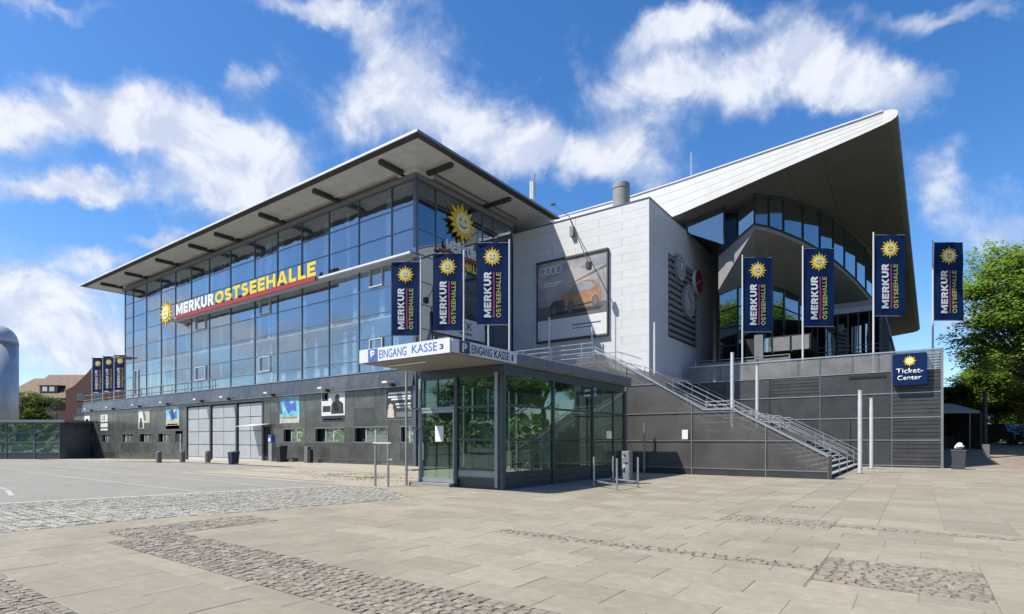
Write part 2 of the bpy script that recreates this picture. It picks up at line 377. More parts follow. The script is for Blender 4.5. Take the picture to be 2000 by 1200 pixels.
def text_obj(name, s, m, parent, org, ux, uy, width, height, ext=.02, bold=.03, fit=True):
    """lettering: baseline starts at org, runs along ux, stands up along uy"""
    cu = bpy.data.curves.new('t', 'FONT'); cu.body = s; cu.size = 1; cu.offset = bold; cu.extrude = 0.0; cu.resolution_u = 3
    t = bpy.data.objects.new('t', cu); COL.objects.link(t)
    dg = bpy.context.evaluated_depsgraph_get(); me = bpy.data.meshes.new_from_object(t.evaluated_get(dg))
    bpy.data.objects.remove(t); bpy.data.curves.remove(cu)
    bm = bmesh.new(); bm.from_mesh(me)
    bmesh.ops.remove_doubles(bm, verts=bm.verts[:], dist=1e-5)
    if ext:
        r = bmesh.ops.extrude_face_region(bm, geom=bm.faces[:])
        for v in [g for g in r['geom'] if isinstance(g, bmesh.types.BMVert)]: v.co.z += 1.0
    xs = [v.co.x for v in bm.verts]; ys = [v.co.y for v in bm.verts]
    x0, x1, y0, y1 = min(xs), max(xs), min(ys), max(ys)
    ux = Vector(ux).normalized(); uy = Vector(uy).normalized(); un = ux.cross(uy); O = Vector(org) - (wloc(parent) if parent is not None else Vector((0, 0, 0)))
    for v in bm.verts:
        a = (v.co.x - x0) / (x1 - x0) * width; b = (v.co.y - y0) / (y1 - y0) * height
        v.co = O + ux * a + uy * b + un * (v.co.z * ext)
    bmesh.ops.recalc_face_normals(bm, faces=bm.faces[:])
    bm.to_mesh(me); bm.free(); me.materials.clear(); me.materials.append(M[m])
    o = bpy.data.objects.new(name, me); COL.objects.link(o)
    if parent is not None: o.parent = parent
    return o
def arc(cx, cy, rx, ry, a0, a1, n=10): return [(cx + rx * math.cos(R(a0 + (a1 - a0) * i / n)), cy + ry * math.sin(R(a0 + (a1 - a0) * i / n))) for i in range(n + 1)]
def letter(ch, w):
    """heavy grotesque capitals, one unit high: (advance width, [outlines], [open centre lines])"""
    h = w / 2; b = 1 - h
    if ch == 'M': return 1.08, [[(0, 0), (0, 1), (w * 1.05, 1), (.54, .42), (1.08 - w * 1.05, 1), (1.08, 1), (1.08, 0), (1.08 - w, 0), (1.08 - w, .58), (.54 + h * .6, .12), (.54 - h * .6, .12), (w, .58), (w, 0)]], []
    if ch == 'E': return .70, [[(0, 0), (0, 1), (.70, 1), (.70, 1 - w), (w, 1 - w), (w, .5 + h * .95), (.64, .5 + h * .95), (.64, .5 - h * .95), (w, .5 - h * .95), (w, w), (.70, w), (.70, 0)]], []
    if ch == 'L': return .66, [[(0, 0), (0, 1), (w, 1), (w, w), (.66, w), (.66, 0)]], []
    if ch == 'T': return .80, [[(0, 1), (.80, 1), (.80, 1 - w), (.4 + h, 1 - w), (.4 + h, 0), (.4 - h, 0), (.4 - h, 1 - w), (0, 1 - w)]], []
    if ch == 'H': return .86, [[(0, 0), (0, 1), (w, 1), (w, .5 + h), (.86 - w, .5 + h), (.86 - w, 1), (.86, 1), (.86, 0), (.86 - w, 0), (.86 - w, .5 - h), (w, .5 - h), (w, 0)]], []
    if ch == 'K': return .86, [[(0, 0), (0, 1), (w, 1), (w, .60), (.86 - w * 1.25, 1), (.86, 1), (.47, .53), (.88, 0), (.88 - w * 1.25, 0), (w * .9 + .12, .36), (w, .30), (w, 0)]], []
    if ch == 'A': return .98, [[(0, 0), (.49 - h * 1.05, 1), (.49 + h * 1.05, 1), (.98, 0), (.98 - w * 1.05, 0), (.91 - w * 1.05, .18), (.07 + w * 1.05, .18), (w * 1.05, 0)]], 'A'
    if ch == 'U': return .84, [], [[(h, 1), (h, .38)] + arc(.42, .38, .42 - h, .38 - h, 180, 360)[1:] + [(.84 - h, 1)]]
    if ch == 'O': return 1.0, [], [arc(.5, .5, .5 - h, .5 - h, 90, 450, 22)]
    if ch == 'R': return .80, [[(0, 0), (0, 1), (w, 1), (w, 0)], [(.34, .42), (.34 + w * 1.1, .42), (.84, 0), (.84 - w * 1.2, 0)]], [[(w * .9, b), (.46, b)] + arc(.46, .68, .32 - h, .32 - h, 90, -90, 8)[1:] + [(w * .9, .36 + h)]]
    if ch == 'S': return .76, [], [arc(.38, .5 + (.5 - h) / 2, .36 - h * .9, (.5 - h) / 2, 35, 270, 9)[:-1] + arc(.38, (.5 - h) / 2 + h, .38 - h, (.5 - h) / 2, 90, -150, 9)]
def block_text(name, txt, m, parent, org, ux, uy, width, height, ext, w=.22, gap=.13):
    ux = Vector(ux).normalized(); uy = Vector(uy).normalized(); un = ux.cross(uy); O = Vector(org); mb = MB(); x = 0; items = []
    for ch in txt:
        adv, outs, lines = letter(ch, w)
        if lines == 'A': 
            # open triangle of the A: outline goes round it as two legs and a bar
            outs = [[(0, 0), (.49 - w * .52, 1), (.49, 1), (.49, 1 - w * .9), (w * 1.08, 0)], [(.98, 0), (.49 + w * .52, 1), (.49, 1), (.49, 1 - w * .9), (.98 - w * 1.08, 0)], [(.26, .18), (.26, .18 + w * .85), (.72, .18 + w * .85), (.72, .18)]]; lines = []
        for k, o in enumerate(outs): items.append(([(x + a, b) for a, b in o], k))
        for l in lines:
            n = len(l); L_ = []; Rr = []
            closed = math.hypot(l[0][0] - l[-1][0], l[0][1] - l[-1][1]) < 1e-6
            for i in range(n):
                p = l[i - 1] if i else (l[-2] if closed else l[0]); q = l[i + 1] if i < n - 1 else (l[1] if closed else l[-1])
                dx, dy = q[0] - p[0], q[1] - p[1]; d = math.hypot(dx, dy) or 1; nx, ny = -dy / d * w / 2, dx / d * w / 2
                L_.append((x + l[i][0] + nx, l[i][1] + ny)); Rr.append((x + l[i][0] - nx, l[i][1] - ny))
            for i in range(n - 1): items.append(([L_[i], L_[i + 1], Rr[i + 1], Rr[i]], 2 if txt != '' else 0))
        x += adv + gap
    x -= gap
    for poly, k in items:
        mb.prism([O + ux * (a / x * width) + uy * (b * height) for a, b in poly], un * (ext * (1 + .12 * k)))
    return mb.build(name, m, parent)
def star(name, c, ux, uy, r, parent, n=16, ext=.03, face=True, ry=None, level=2):
    """sun emblem: ring of rays, pale disc and a simple smiling face; the disc and marks are its sub-parts"""
    ry = ry or r; ux = Vector(ux).normalized(); uy = Vector(uy).normalized(); un = ux.cross(uy); c = Vector(c)
    def P(a, rr, off=0): return c + ux * (math.cos(a) * rr * r) + uy * (math.sin(a) * rr * ry) + un * off
    pts = []
    for i in range(2 * n):
        a = math.pi * i / n + math.pi / 2
        rr = (1.0 if (i // 2) % 2 == 0 else .86) if i % 2 == 0 else .60
        pts.append(P(a, rr))
    n2 = len(pts)
    mb = MB(); mb.add([c] + pts + [c + un * ext] + [p + un * ext for p in pts],
        [(0, 1 + (i + 1) % n2, 1 + i) for i in range(n2)] + [(n2 + 1, n2 + 2 + i, n2 + 2 + (i + 1) % n2) for i in range(n2)] +
        [(1 + i, 1 + (i + 1) % n2, n2 + 2 + (i + 1) % n2, n2 + 2 + i) for i in range(n2)])
    s = mb.build(name, 'sun_yellow', parent)
    sub = s if level == 1 else parent
    d = MB(); d.prism([P(2 * math.pi * i / 20, .5, ext + .002) for i in range(20)], un * (ext * .5)); d.build('face_disc', 'sun_pale', sub)
    if face:
        k = MB(); o_ = ext * 1.5 + .004
        for sx in (-1, 1): 
            cc = c + ux * (sx * .17 * r) + uy * (.12 * ry) + un * o_
            k.prism([cc + ux * (math.cos(t) * .055 * r) + uy * (math.sin(t) * .09 * ry) for t in [2 * math.pi * i / 8 for i in range(8)]], un * .004)
        arc = [c + ux * (math.cos(t) * .30 * r) + uy * (math.sin(t) * .28 * ry) + un * o_ for t in [math.pi * (1.15 + .7 * i / 8) for i in range(9)]]
        arc2 = [c + ux * (math.cos(t) * .25 * r) + uy * (math.sin(t) * .21 * ry) + un * o_ for t in [math.pi * (1.15 + .7 * i / 8) for i in range(9)]]
        for i in range(8): k.prism([arc[i], arc[i + 1], arc2[i + 1], arc2[i]], un * .004)
        k.build('face_marks', 'face_dark', sub)
    return s
def onY(px, py, Y):
    t = (px - 1000) / FPX; X = (t * C_ * Y - S_ * Y) / (C_ + t * S_); d = -X * S_ + Y * C_
    return (X, Y, CZ + (HOR - py) / FPX * d)
def onX(px, py, X):
    t = (px - 1000) / FPX; Y = (C_ * X + t * S_ * X) / (t * C_ - S_); d = -X * S_ + Y * C_
    return (X, Y, CZ + (HOR - py) / FPX * d)
def PD(px, py, d):
    r = (px - 1000) / FPX * d; return (r * C_ - d * S_, r * S_ + d * C_, CZ + (HOR - py) / FPX * d)
def ss(t): t = max(0, min(1, t)); return t * t * (3 - 2 * t)
def H(x, y):
    h = -.5 * ss((-38 - x) / 40)
    if y > 41: h += min(1.35, (y - 41) * .054)
    return h

# ------------------------------------------------------------------ ground
def sheet(name, xs, ys, m, dz, inside=None):
    v = [(x, y, H(x, y) + dz) for y in ys for x in xs]; nx = len(xs); f = []
    for j in range(len(ys) - 1):
        for i in range(nx - 1):
            if inside is None or inside((xs[i] + xs[i + 1]) / 2, (ys[j] + ys[j + 1]) / 2): f.append((j * nx + i, j * nx + i + 1, (j + 1) * nx + i + 1, (j + 1) * nx + i))
    return structure(MB().add(v, f).build(name, m, fix=False))
far = [-2500, -900, -400, -200]; near = list(range(-120, 61, 4)); farp = [90, 150, 300, 900, 2500]
sheet('ground', far + near + farp, [-2500, -900, -300, -100] + list(range(-40, 121, 4)) + [160, 300, 900, 2500], 'ground', -.05)
def edge_up(y):      # asphalt to light cobbles
    return float(np.interp(y, [-8, 3.8, 6.6, 10.3, 12.6, 15], [-20.5, -18.7, -17.9, -17.1, -15.9, -14.6]))
def edge_lo(y):      # light cobbles to slabs
    return float(np.interp(y, [-8, 4.7, 6.8, 9.3, 10.9, 12.5], [-13.0, -12.7, -12.1, -11.6, -11.3, -14.6]))
# car park: asphalt left of the cobbled strip
ys = [-14 + i * .75 for i in range(45)]
lot = MB(); v = []
for y in ys:
    e = edge_up(y)
    for x in [e - 90, e - 60, e - 40, e - 28, e - 18, e - 10, e - 5, e]: v.append((x, y, H(x, y) - .012))
lot.add(v, [(j * 8 + i, j * 8 + i + 1, (j + 1) * 8 + i + 1, (j + 1) * 8 + i) for j in range(len(ys) - 1) for i in range(7)])
structure(lot.build('car_park', 'asphalt', fix=False))
ln = MB()
for (a, b) in (((-23.6, 4.9), (-21.2, 4.5)), ((-44, 5.5), (-24, 5.0))): 
    for k in range(6):
        x0 = a[0] + (b[0] - a[0]) * k / 6; x1 = a[0] + (b[0] - a[0]) * (k + 1) / 6; y0 = a[1] + (b[1] - a[1]) * k / 6; y1 = a[1] + (b[1] - a[1]) * (k + 1) / 6
        ln.add([(x0, y0, H(x0, y0) - .006), (x1, y1, H(x1, y1) - .006), (x1, y1 + .12, H(x1, y1) - .006), (x0, y0 + .12, H(x0, y0) - .006)], [(0, 1, 2, 3)])
for row in range(5):
    yy = 8.3 + row * 2.45
    for k in range(12):
        x0 = -72 + k * 4.5; x1 = x0 + 4.5
        if x1 > edge_up(yy) - .3: break
        ln.add([(x0, yy, H(x0, yy) - .006), (x1, yy, H(x1, yy) - .006), (x1, yy + .10, H(x1, yy) - .006), (x0, yy + .10, H(x0, yy) - .006)], [(0, 1, 2, 3)])
structure(ln.build('lot_marking', 'white_paint_line', fix=False))
kb = MB()
for j in range(40):
    y0 = -8 + j * .5; y1 = y0 + .5; a = edge_up(y0); b = edge_up(y1)
    kb.add([(a - .14, y0, H(a, y0) + .004), (a, y0, H(a, y0) + .004), (b, y1, H(b, y1) + .004), (b - .14, y1, H(b, y1) + .004)], [(0, 1, 2, 3)])
structure(kb.build('kerb_strip', 'alu_pale', fix=False))
sheet('building_pavement', [x for x in range(-92, -12, 4)] + [-14.6], [19.3, 22, 24.6], 'pavement_far', -.002)
sheet('side_ground', [-3, 0, 2, 5, 9, 14, 20, 30, 44, 60], [40.6, 44, 48, 52, 56, 60, 64, 68, 74, 84, 100], 'brown_ground', -.01)

bands = [  # cobble bands laid in the plaza: x0, x1, y0, y1
    ('brown', -10.3, -1.6, 3.35, 4.45), ('brown', -11.6, -10.3, 3.7, 6.3), ('brown', -11.2, -5.2, .4, 1.82), ('brown', -1.02, .62, 7.2, 8.75),
    ('brown', -6.0, -1.02, 7.72, 8.05), ('brown', -3.25, -1.3, 11.6, 12.6), ('brown', -1.3, 6.0, 11.85, 12.2), ('brown', -2.7, -2.0, 14.6, 15.2)]
def in_band(x, y, g=0.0):
    return any(b[1] - g < x < b[2] + g and b[3] - g < y < b[4] + g for b in bands)
base = MB()
ysb = [-3 + i * .5 for i in range(90)]
v = []
for y in ysb:
    e = edge_lo(y) if y < 12.4 else -14.8
    for x in [e, -8, -4, 0, 4, 8, 13]: v.append((x, y, H(x, y) - .0055))
base.add(v, [(j * 7 + i, j * 7 + i + 1, (j + 1) * 7 + i + 1, (j + 1) * 7 + i) for j in range(len(ysb) - 1) for i in range(6)])
plaza = structure(base.build('plaza', 'joint', fix=False))
# rows of slabs: 0.63 m rows near the camera, 1 m squares towards the stairs
slabs = []
y = -2.0; row = 0
while y < 41:
    dy = .63 if y < 12.0 else .95; L = 1.0
    off = (row % 2) * .5 * L if y < 12 else .37
    if y < 12: off += rng.uniform(-.08, .08)
    x = -16.0 + off
    while x < 12.5:
        l = L; x1 = x + l
        xm, ym = x + l / 2, y + dy / 2
        lo_x = edge_lo(ym) if ym < 12.4 else -14.7
        if x1 > lo_x + .05:
            a, b = max(x, lo_x), x1
            if b - a > .12: slabs.append([a, b, y, y + dy])
        x = x1
    y += dy; row += 1
def cut(s, k=0):
    if k >= len(bands): return [s]
    a, b, c, d = s; (_, x0, x1, y0, y1) = bands[k]
    if b <= x0 or a >= x1 or d <= y0 or c >= y1: return cut(s, k + 1)
    out = []
    if a < x0: out.append((a, x0, c, d))
    if b > x1: out.append((x1, b, c, d))
    m0, m1 = max(a, x0), min(b, x1)
    if c < y0: out.append((m0, m1, c, y0))
    if d > y1: out.append((m0, m1, y1, d))
    return [q for o in out for q in cut(o, k + 1)]
slabs = [q for s in slabs for q in cut(tuple(s)) if q[1] - q[0] > .05 and q[3] - q[2] > .04]
def seen(x, y):
    r = x * C_ + y * S_; d = -x * S_ + y * C_
    return d > 1.0 and abs(r / d) < .95 and (CZ / d) < .36
vis = [s for s in slabs if seen((s[0] + s[1]) / 2, (s[2] + s[3]) / 2)]
vis.sort(key=lambda s: -((s[0] + s[1]) / 2 * S_ - (s[2] + s[3]) / 2 * C_) * 1.0)
vis.sort(key=lambda s: (-(s[0] + s[1]) / 2 * S_ + (s[2] + s[3]) / 2 * C_))
near_s = vis[:298]; nset = set(map(tuple, near_s))
SM = {}
for s in near_s:
    a, b, c, d = s; g = .004; k = (round(b - a, 2), round(d - c, 2))
    me = boxmesh(k[0] - 2 * g, k[1] - 2 * g, .05, 'slab', .004)
    o = link('slab', me, None, plaza, ((a + b) / 2, (c + d) / 2, H(a, c) - .025 + rng.uniform(-.0015, .0015)))
    o.rotation_euler = (rng.uniform(-.0015, .0015), rng.uniform(-.0015, .0015), 0)
rest = MB()
for s in slabs:
    if tuple(s) in nset: continue
    a, b, c, d = s; g = .005; z = rng.uniform(-.002, .002)
    h = [H(a, c), H(b, c), H(b, d), H(a, d)]
    a += g; b -= g; c += g; d -= g
    rest.add([(a, c, h[0] + z), (b, c, h[1] + z), (b, d, h[2] + z), (a, d, h[3] + z), (a, c, h[0] - .03), (b, c, h[1] - .03), (b, d, h[2] - .03), (a, d, h[3] - .03)],
             [(0, 1, 2, 3), (0, 4, 5, 1), (1, 5, 6, 2), (2, 6, 7, 3), (3, 7, 4, 0)])
o = rest.build('far_slabs', 'slab_far', plaza, fix=False); o['kind'] = 'stuff'
pl = sheet('plaza_right', [13, 20, 30, 44, 60], [-40, -10, 0, 10, 20, 30, 41], 'slab_far', -.004)
sheet('plaza_back', [-3, 0, 4, 9, 14, 20, 30, 44, 60], [-40, -20, -3], 'slab_far', -.004)

def stone_mesh(m, lx, ly, seed):
    r = np.random.default_rng(seed); bm = bmesh.new(); bmesh.ops.create_cube(bm, size=1.0)
    for v in bm.verts:
        t = .88 if v.co.z > 0 else 1.0
        v.co = Vector((v.co.x * lx * t * r.uniform(.92, 1.06), v.co.y * ly * t * r.uniform(.9, 1.08), v.co.z * .06 + (r.uniform(-.006, .006) if v.co.z > 0 else 0)))
    top = max(bm.faces, key=lambda f: f.calc_center_median().z)
    r_ = bmesh.ops.inset_region(bm, faces=[top], thickness=min(lx, ly) * .12, depth=.004)
    me = bpy.data.meshes.new('stone'); bm.to_mesh(me); bm.free(); me.materials.append(M[m])
    for p in me.polygons: p.use_smooth = False
    return me
def cobbles(parent, m, cells, name):
    """cells: list of (x, y, lx, ly, rot)"""
    cells = [c for c in cells]
    cells.sort(key=lambda c: (0 if seen(c[0], c[1]) else 1000) + (-c[0] * S_ + c[1] * C_))
    var = [stone_mesh(m, 1, 1, s) for s in range(8)]
    for c in cells[:298]:
        o = link(name, random.choice(var), None, parent, (c[0], c[1], H(c[0], c[1]) - .0275 + rng.uniform(-.0035, .0035)))
        o.scale = (c[2], c[3], 1); o.rotation_euler = (rng.uniform(-.05, .05), rng.uniform(-.05, .05), c[4])
    VS = [np.array([v.co[:] for v in me.vertices]) for me in var]; FS = [[tuple(p.vertices) for p in me.polygons] for me in var]
    vs = []; fs = []; n = 0
    for c in cells[298:]:
        k = random.randrange(8); q = VS[k] * np.array([c[2], c[3], 1.0]); ca, sa = math.cos(c[4]), math.sin(c[4])
        q = np.stack([q[:, 0] * ca - q[:, 1] * sa + c[0], q[:, 0] * sa + q[:, 1] * ca + c[1], q[:, 2] + H(c[0], c[1]) - .0275 + rng.uniform(-.0035, .0035)], 1)
        vs.append(q); fs += [tuple(i + n for i in f) for f in FS[k]]; n += len(q)
    if vs:
        me = bpy.data.meshes.new('stones'); me.from_pydata(np.concatenate(vs).tolist(), [], fs); me.materials.append(M[m])
        o = link('far_cobbles', me, None, parent, (0, 0, 0)); o['kind'] = 'stuff'
def grid_cells(x0, x1, y0, y1, lx, ly, inside=None, along='x'):
    out = []; 
    ny = max(1, round((y1 - y0) / ly)); ly_ = (y1 - y0) / ny
    for j in range(ny):
        y = y0 + (j + .5) * ly_; x = x0 + rng.uniform(0, .3) * lx
        while x < x1 - lx * .3:
            l = lx * rng.uniform(.75, 1.3)
            if x + l > x1: l = x1 - x
            xc = x + l / 2
            if inside is None or inside(xc, y): out.append((xc, y + rng.uniform(-.006, .006), l * .95, ly_ * .95, rng.uniform(-.09, .09)))
            x += l
    return out
for i, (k, x0, x1, y0, y1) in enumerate(bands):
    b = structure(MB().add([(x0, y0, H(x0, y0) - .0025), (x1, y0, H(x0, y0) - .0025), (x1, y1, H(x0, y0) - .0025), (x0, y1, H(x0, y0) - .0025)], [(0, 1, 2, 3)]).build('cobble_band', 'sett_joint', fix=False))
    sz = .135 if y0 < 7 else .15
    cobbles(b, 'cobble_brown', grid_cells(x0, x1, y0, y1, sz, .105 if y1 - y0 > .4 else (y1 - y0) / 3), 'cobble')
v = []; ysb = [-6 + .5 * i for i in range(38)]
for y in ysb: v += [(edge_up(y), y, -.0025), (edge_lo(y), y, -.0025)]
cb = structure(MB().add(v, [(2 * j, 2 * j + 1, 2 * j + 3, 2 * j + 2) for j in range(len(ysb) - 1)]).build('cobble_strip', 'sett_joint', fix=False))
cobbles(cb, 'cobble_light', grid_cells(-21, -11, -4, 12.5, .24, .17, lambda x, y: edge_up(y) + .05 < x < edge_lo(y) - .05), 'cobble')
# mossy verge between car park and kiosk
sheet('verge', [-30, -26, -22, -18, -14.7], [12.6, 15, 17, 19.3], 'pavement_far', -.006)
gv = []; gf = []
for i in range(9000):
    x = rng.uniform(-26, -14.9); y = rng.uniform(12.9, 19.0)
    q = abs((y - 16 - (x + 20) * -.15)) / 2.6 + abs(x + 19.5) / 9
    if rng.uniform() < q * 1.1 or math.sin(x * 2.1 + y) + math.sin(y * 3.3 - x * 1.3) < -.3: continue
    a = rng.uniform(0, 6.28); hh = rng.uniform(.02, .07); wd = rng.uniform(.008, .02); n = len(gv)
    gv += [(x - wd * math.cos(a), y - wd * math.sin(a), -.01), (x + wd * math.cos(a), y + wd * math.sin(a), -.01), (x + rng.uniform(-.04, .04), y + rng.uniform(-.04, .04), hh)]
    gf.append((n, n + 1, n + 2))
tag(MB().add(gv, gf).build('grass', 'grass', fix=False), 'sparse yellow-green grass growing on the paving left of the glass kiosk', 'grass', kind='stuff')

# ------------------------------------------------------------------ glass hall
XR, YF = -24.9, 24.2          # right hand corner of the hall, plane of the long front
MUL = [-24.6, -27.02, -30.23, -33.47, -36.72, -39.90, -43.16, -46.95, -50.61, -53.98, -57.18, -60.31, -63.70, -67.01, -69.16]
MUL[0] = -24.9
ROW = [17.6, 16.1, 14.6, 13.02, 11.42, 9.8, 8.25, 6.88, 6.08]
hall = thing('arena_hall', 'large glass fronted hall with dark panelled ground floor and wide overhanging roof', 'building', (-47, YF, 0))
for i in range(len(MUL) - 1):
    for j in range(len(ROW) - 1):
        box('pane', (MUL[i + 1] + .03, YF - .03, ROW[j + 1] + .03), (MUL[i] - .03, YF, ROW[j] - .03), 'facade_glass', hall)
for x in MUL: box('mullion', (x - .035, YF - .075, 6.05), (x + .035, YF + .06, 17.7), 'mullion', hall)
for z in ROW: box('transom', (MUL[-1], YF - .055, z - .028), (XR, YF + .05, z + .028), 'mullion', hall)
# opening lights with pale frames
def wframe(x0, x1, z0, z1):
    f = MB(); t = .07
    f.box((x0, YF - .13, z0), (x0 + t, YF - .031, z1)); f.box((x1 - t, YF - .13, z0), (x1, YF - .031, z1))
    f.box((x0 + t, YF - .13, z0), (x1 - t, YF - .031, z0 + t)); f.box((x0 + t, YF - .13, z1 - t), (x1 - t, YF - .031, z1)); f.build('opening_window', 'alu_pale', hall)
for (x0, x1) in ((-29.1, -27.85), (-42.4, -40.9), (-53.1, -51.2)):
    wframe(x0, x1, 11.55, 12.88); wframe(x0, x1, 7.0, 8.2)
wframe(-66.6, -65.6, 6.15, 8.9)
# glazed return on the right of the corner
YM = [24.2, 25.92, 28.41, 30.64, 31.88, 34.07]
ROWS = [17.6, 16.5, 14.6, 13.05, 11.4, 10.0, 8.5, 7.0, 5.6]
for i in range(len(YM) - 1):
    for j in range(len(ROWS) - 1):
        box('pane', (XR + .03, YM[i] + .035, ROWS[j + 1] + .03), (XR, YM[i + 1] - .035, ROWS[j] - .03), 'side_glass', hall)
for y in YM: box('mullion', (XR - .06, y - .035, .02), (XR + .075, y + .035, 17.7), 'mullion', hall)
for z in ROWS: box('transom', (XR - .05, YF + .04, z - .028), (XR + .055, 34.0, z + .028), 'mullion', hall)
box('corner_post', (XR - .10, YF - .14, .02), (XR + .14, YF + .10, 17.72), 'mullion', hall, .01)
# head beam and white corner box under the roof
box('head_beam', (-69.5, YF - .16, 17.63), (XR + .12, YF + .4, 17.92), 'tile_grey', hall)
box('head_beam', (XR - .2, YF + .4, 17.63), (XR + .16, 34.15, 17.92), 'tile_grey', hall)
box('corner_box', (XR - 1.3, YF - .34, 17.93), (XR + .34, YF + 1.2, 18.5), 'roof_edge', hall, .01)
for (yy, zz, r) in ((YF - .55, 18.16, .085), (YF - .95, 18.28, .13)):
    box('eaves_rail', (-69.6, yy - r, zz - .045), (XR - .9, yy + r, zz + .045), 'lamp_white', hall)  # bright white stands in for sunlight on the strips beside the glass
for (xx, zz, r) in ((XR + .55, 18.16, .07), (XR + .9, 18.28, .10)):
    box('eaves_rail', (xx - r, YF + .6, zz - .045), (xx + r, 34.1, zz + .045), 'steel_grey', hall)
# soffit plates, roof sheet and its bright edge
RX0, RX1, RY0, RY1 = -72.9, -21.75, 21.25, 35.9
zs_out, zs_in = 18.13, 18.55
xs = [RX1 - 3.05 - (XR - .0) * 0 - 3.2 * k for k in range(0, 15)] + [RX0]
xs = [XR] + [XR - 3.2 * k for k in range(1, 15)] + [-69.4 - .6, RX0]
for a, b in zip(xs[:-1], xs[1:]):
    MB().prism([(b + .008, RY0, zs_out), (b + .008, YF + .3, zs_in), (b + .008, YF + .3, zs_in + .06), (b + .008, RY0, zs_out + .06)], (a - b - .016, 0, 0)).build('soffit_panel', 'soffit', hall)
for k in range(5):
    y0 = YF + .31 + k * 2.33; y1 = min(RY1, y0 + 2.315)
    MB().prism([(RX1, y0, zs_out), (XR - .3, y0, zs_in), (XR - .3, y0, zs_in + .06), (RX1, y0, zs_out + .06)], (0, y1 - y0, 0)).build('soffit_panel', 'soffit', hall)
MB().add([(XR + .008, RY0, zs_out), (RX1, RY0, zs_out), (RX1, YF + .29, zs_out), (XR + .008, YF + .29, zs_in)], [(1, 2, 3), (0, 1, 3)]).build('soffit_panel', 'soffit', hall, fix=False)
rf = MB(); rf.box((RX0, RY0, zs_out + .07), (RX1, RY1, zs_out + .12)); rf.box((RX0 + 1, RY0 + 1.5, zs_in + .1), (RX1 - 1.5, 60, zs_in + .35)); rf.build('roof_sheet', 'roof_edge', hall)
box('roof_edge', (RX0 - .05, RY0 - .06, zs_out + .0), (RX1 + .05, RY0 - .005, zs_out + .15), 'roof_edge', hall, .01)
box('roof_edge', (RX1 + .005, RY0, zs_out + .0), (RX1 + .05, RY1, zs_out + .14), 'steel_grey', hall, .01)
box('roof_edge', (RX0 - .05, RY0, zs_out), (RX0 - .005, YF + 4, zs_out + .2), 'roof_edge', hall, .01)
for x in (-25.75, -32.3, -38.9, -45.45, -49.85, -56.3, -63.3, -69.6):
    MB().prism([(x - .14, RY0 + .85, zs_out + .05), (x - .14, YF - .1, zs_in - .28), (x - .14, YF - .1, zs_in - .62), (x - .14, RY0 + .85, zs_out - .2)], (.28, 0, 0)).build('bracket', 'bracket', hall)
for y in (24.9, 30.8):
    MB().prism([(RX1 - .8, y - .13, zs_out + .05), (XR + .1, y - .13, zs_in - .26), (XR + .1, y - .13, zs_in - .58), (RX1 - .8, y - .13, zs_out - .18)], (0, .26, 0)).build('bracket', 'bracket', hall)
    MB().tube((XR + .9, y, 18.12), (XR + .9, y, 18.0), .09, 10).build('bracket_cap', 'roof_edge', hall)
# long ledge in front of the storey line, and its return
box('ledge', (-57.0, YF - .75, 12.72), (XR + .3, YF - .14, 12.80), 'alu_pale', hall)
box('ledge_fascia', (-57.0, YF - .80, 12.78), (XR + .3, YF - .76, 12.90), 'roof_edge', hall)
box('ledge', (-70.4, YF - .9, 10.45), (-68.2, YF - .1, 10.52), 'steel_grey', hall)
for k in range(11):
    x = -56.5 + k * 3.2
    box('ledge_arm', (x - .03, YF - .74, 12.80), (x + .03, YF - .08, 12.88), 'mullion', hall)
# floors, columns and rear rooms seen through the glass
for z in (6.0, 9.62, 13.15): 
    box('floor_slab', (-69.0, YF + .45, z - .3), (XR - .35, 31.0, z), 'interior_white', hall)
    box('floor_edge', (-69.0, YF + .30, z - .09), (XR - .35, YF + .44, z + .06), 'interior_white', hall)
for k in range(7):
    x = -31.35 - 6.4 * k
    for (a, b) in ((6.0, 9.3), (9.62, 12.85), (13.15, 17.5)):
        MB().tube((x, YF + 1.0, a), (x, YF + 1.0, b), .14, 12).build('column', 'interior_white', hall, smooth=True)
box('rear_wall', (-69.2, 31.0, .02), (XR - .6, 31.3, 17.6), 'interior_dark', hall)
box('end_wall', (-69.5, YF + .1, .0), (-69.25, 60, 17.7), 'interior_wall', hall)
box('ceiling', (-69.2, YF + .1, 17.45), (XR - .1, 34, 17.6), 'interior_wall', hall)
box('rear_block', (-69.2, 31.4, .0), (XR - .6, 60, 17.7), 'interior_wall', hall)
for k in range(60):       # curtains and blinds behind some of the panes
    i = random.randrange(0, 13); z0, z1 = random.choice(((6.05, 9.2), (9.7, 12.8), (13.2, 17.4), (13.2, 17.4)))
    x = MUL[i] - rng.uniform(.2, 2.4)
    box('curtain', (x - rng.uniform(.15, .5), YF + .55, z0), (x, YF + .62, z1), 'curtain', hall)
for k, (x, c) in enumerate(((-39.3, 'poster_paper'), (-37.2, 'poster_beige'), (-35.0, 'poster_paper'), (-33.9, 'poster_paper'), (-31.9, 'poster_paper'), (-29.5, 'sign_red'), (-27.6, 'poster_paper'))):
    box('window_notice', (x - .3, YF + .06, 6.12), (x + .3, YF + .08, 6.72), c, hall)
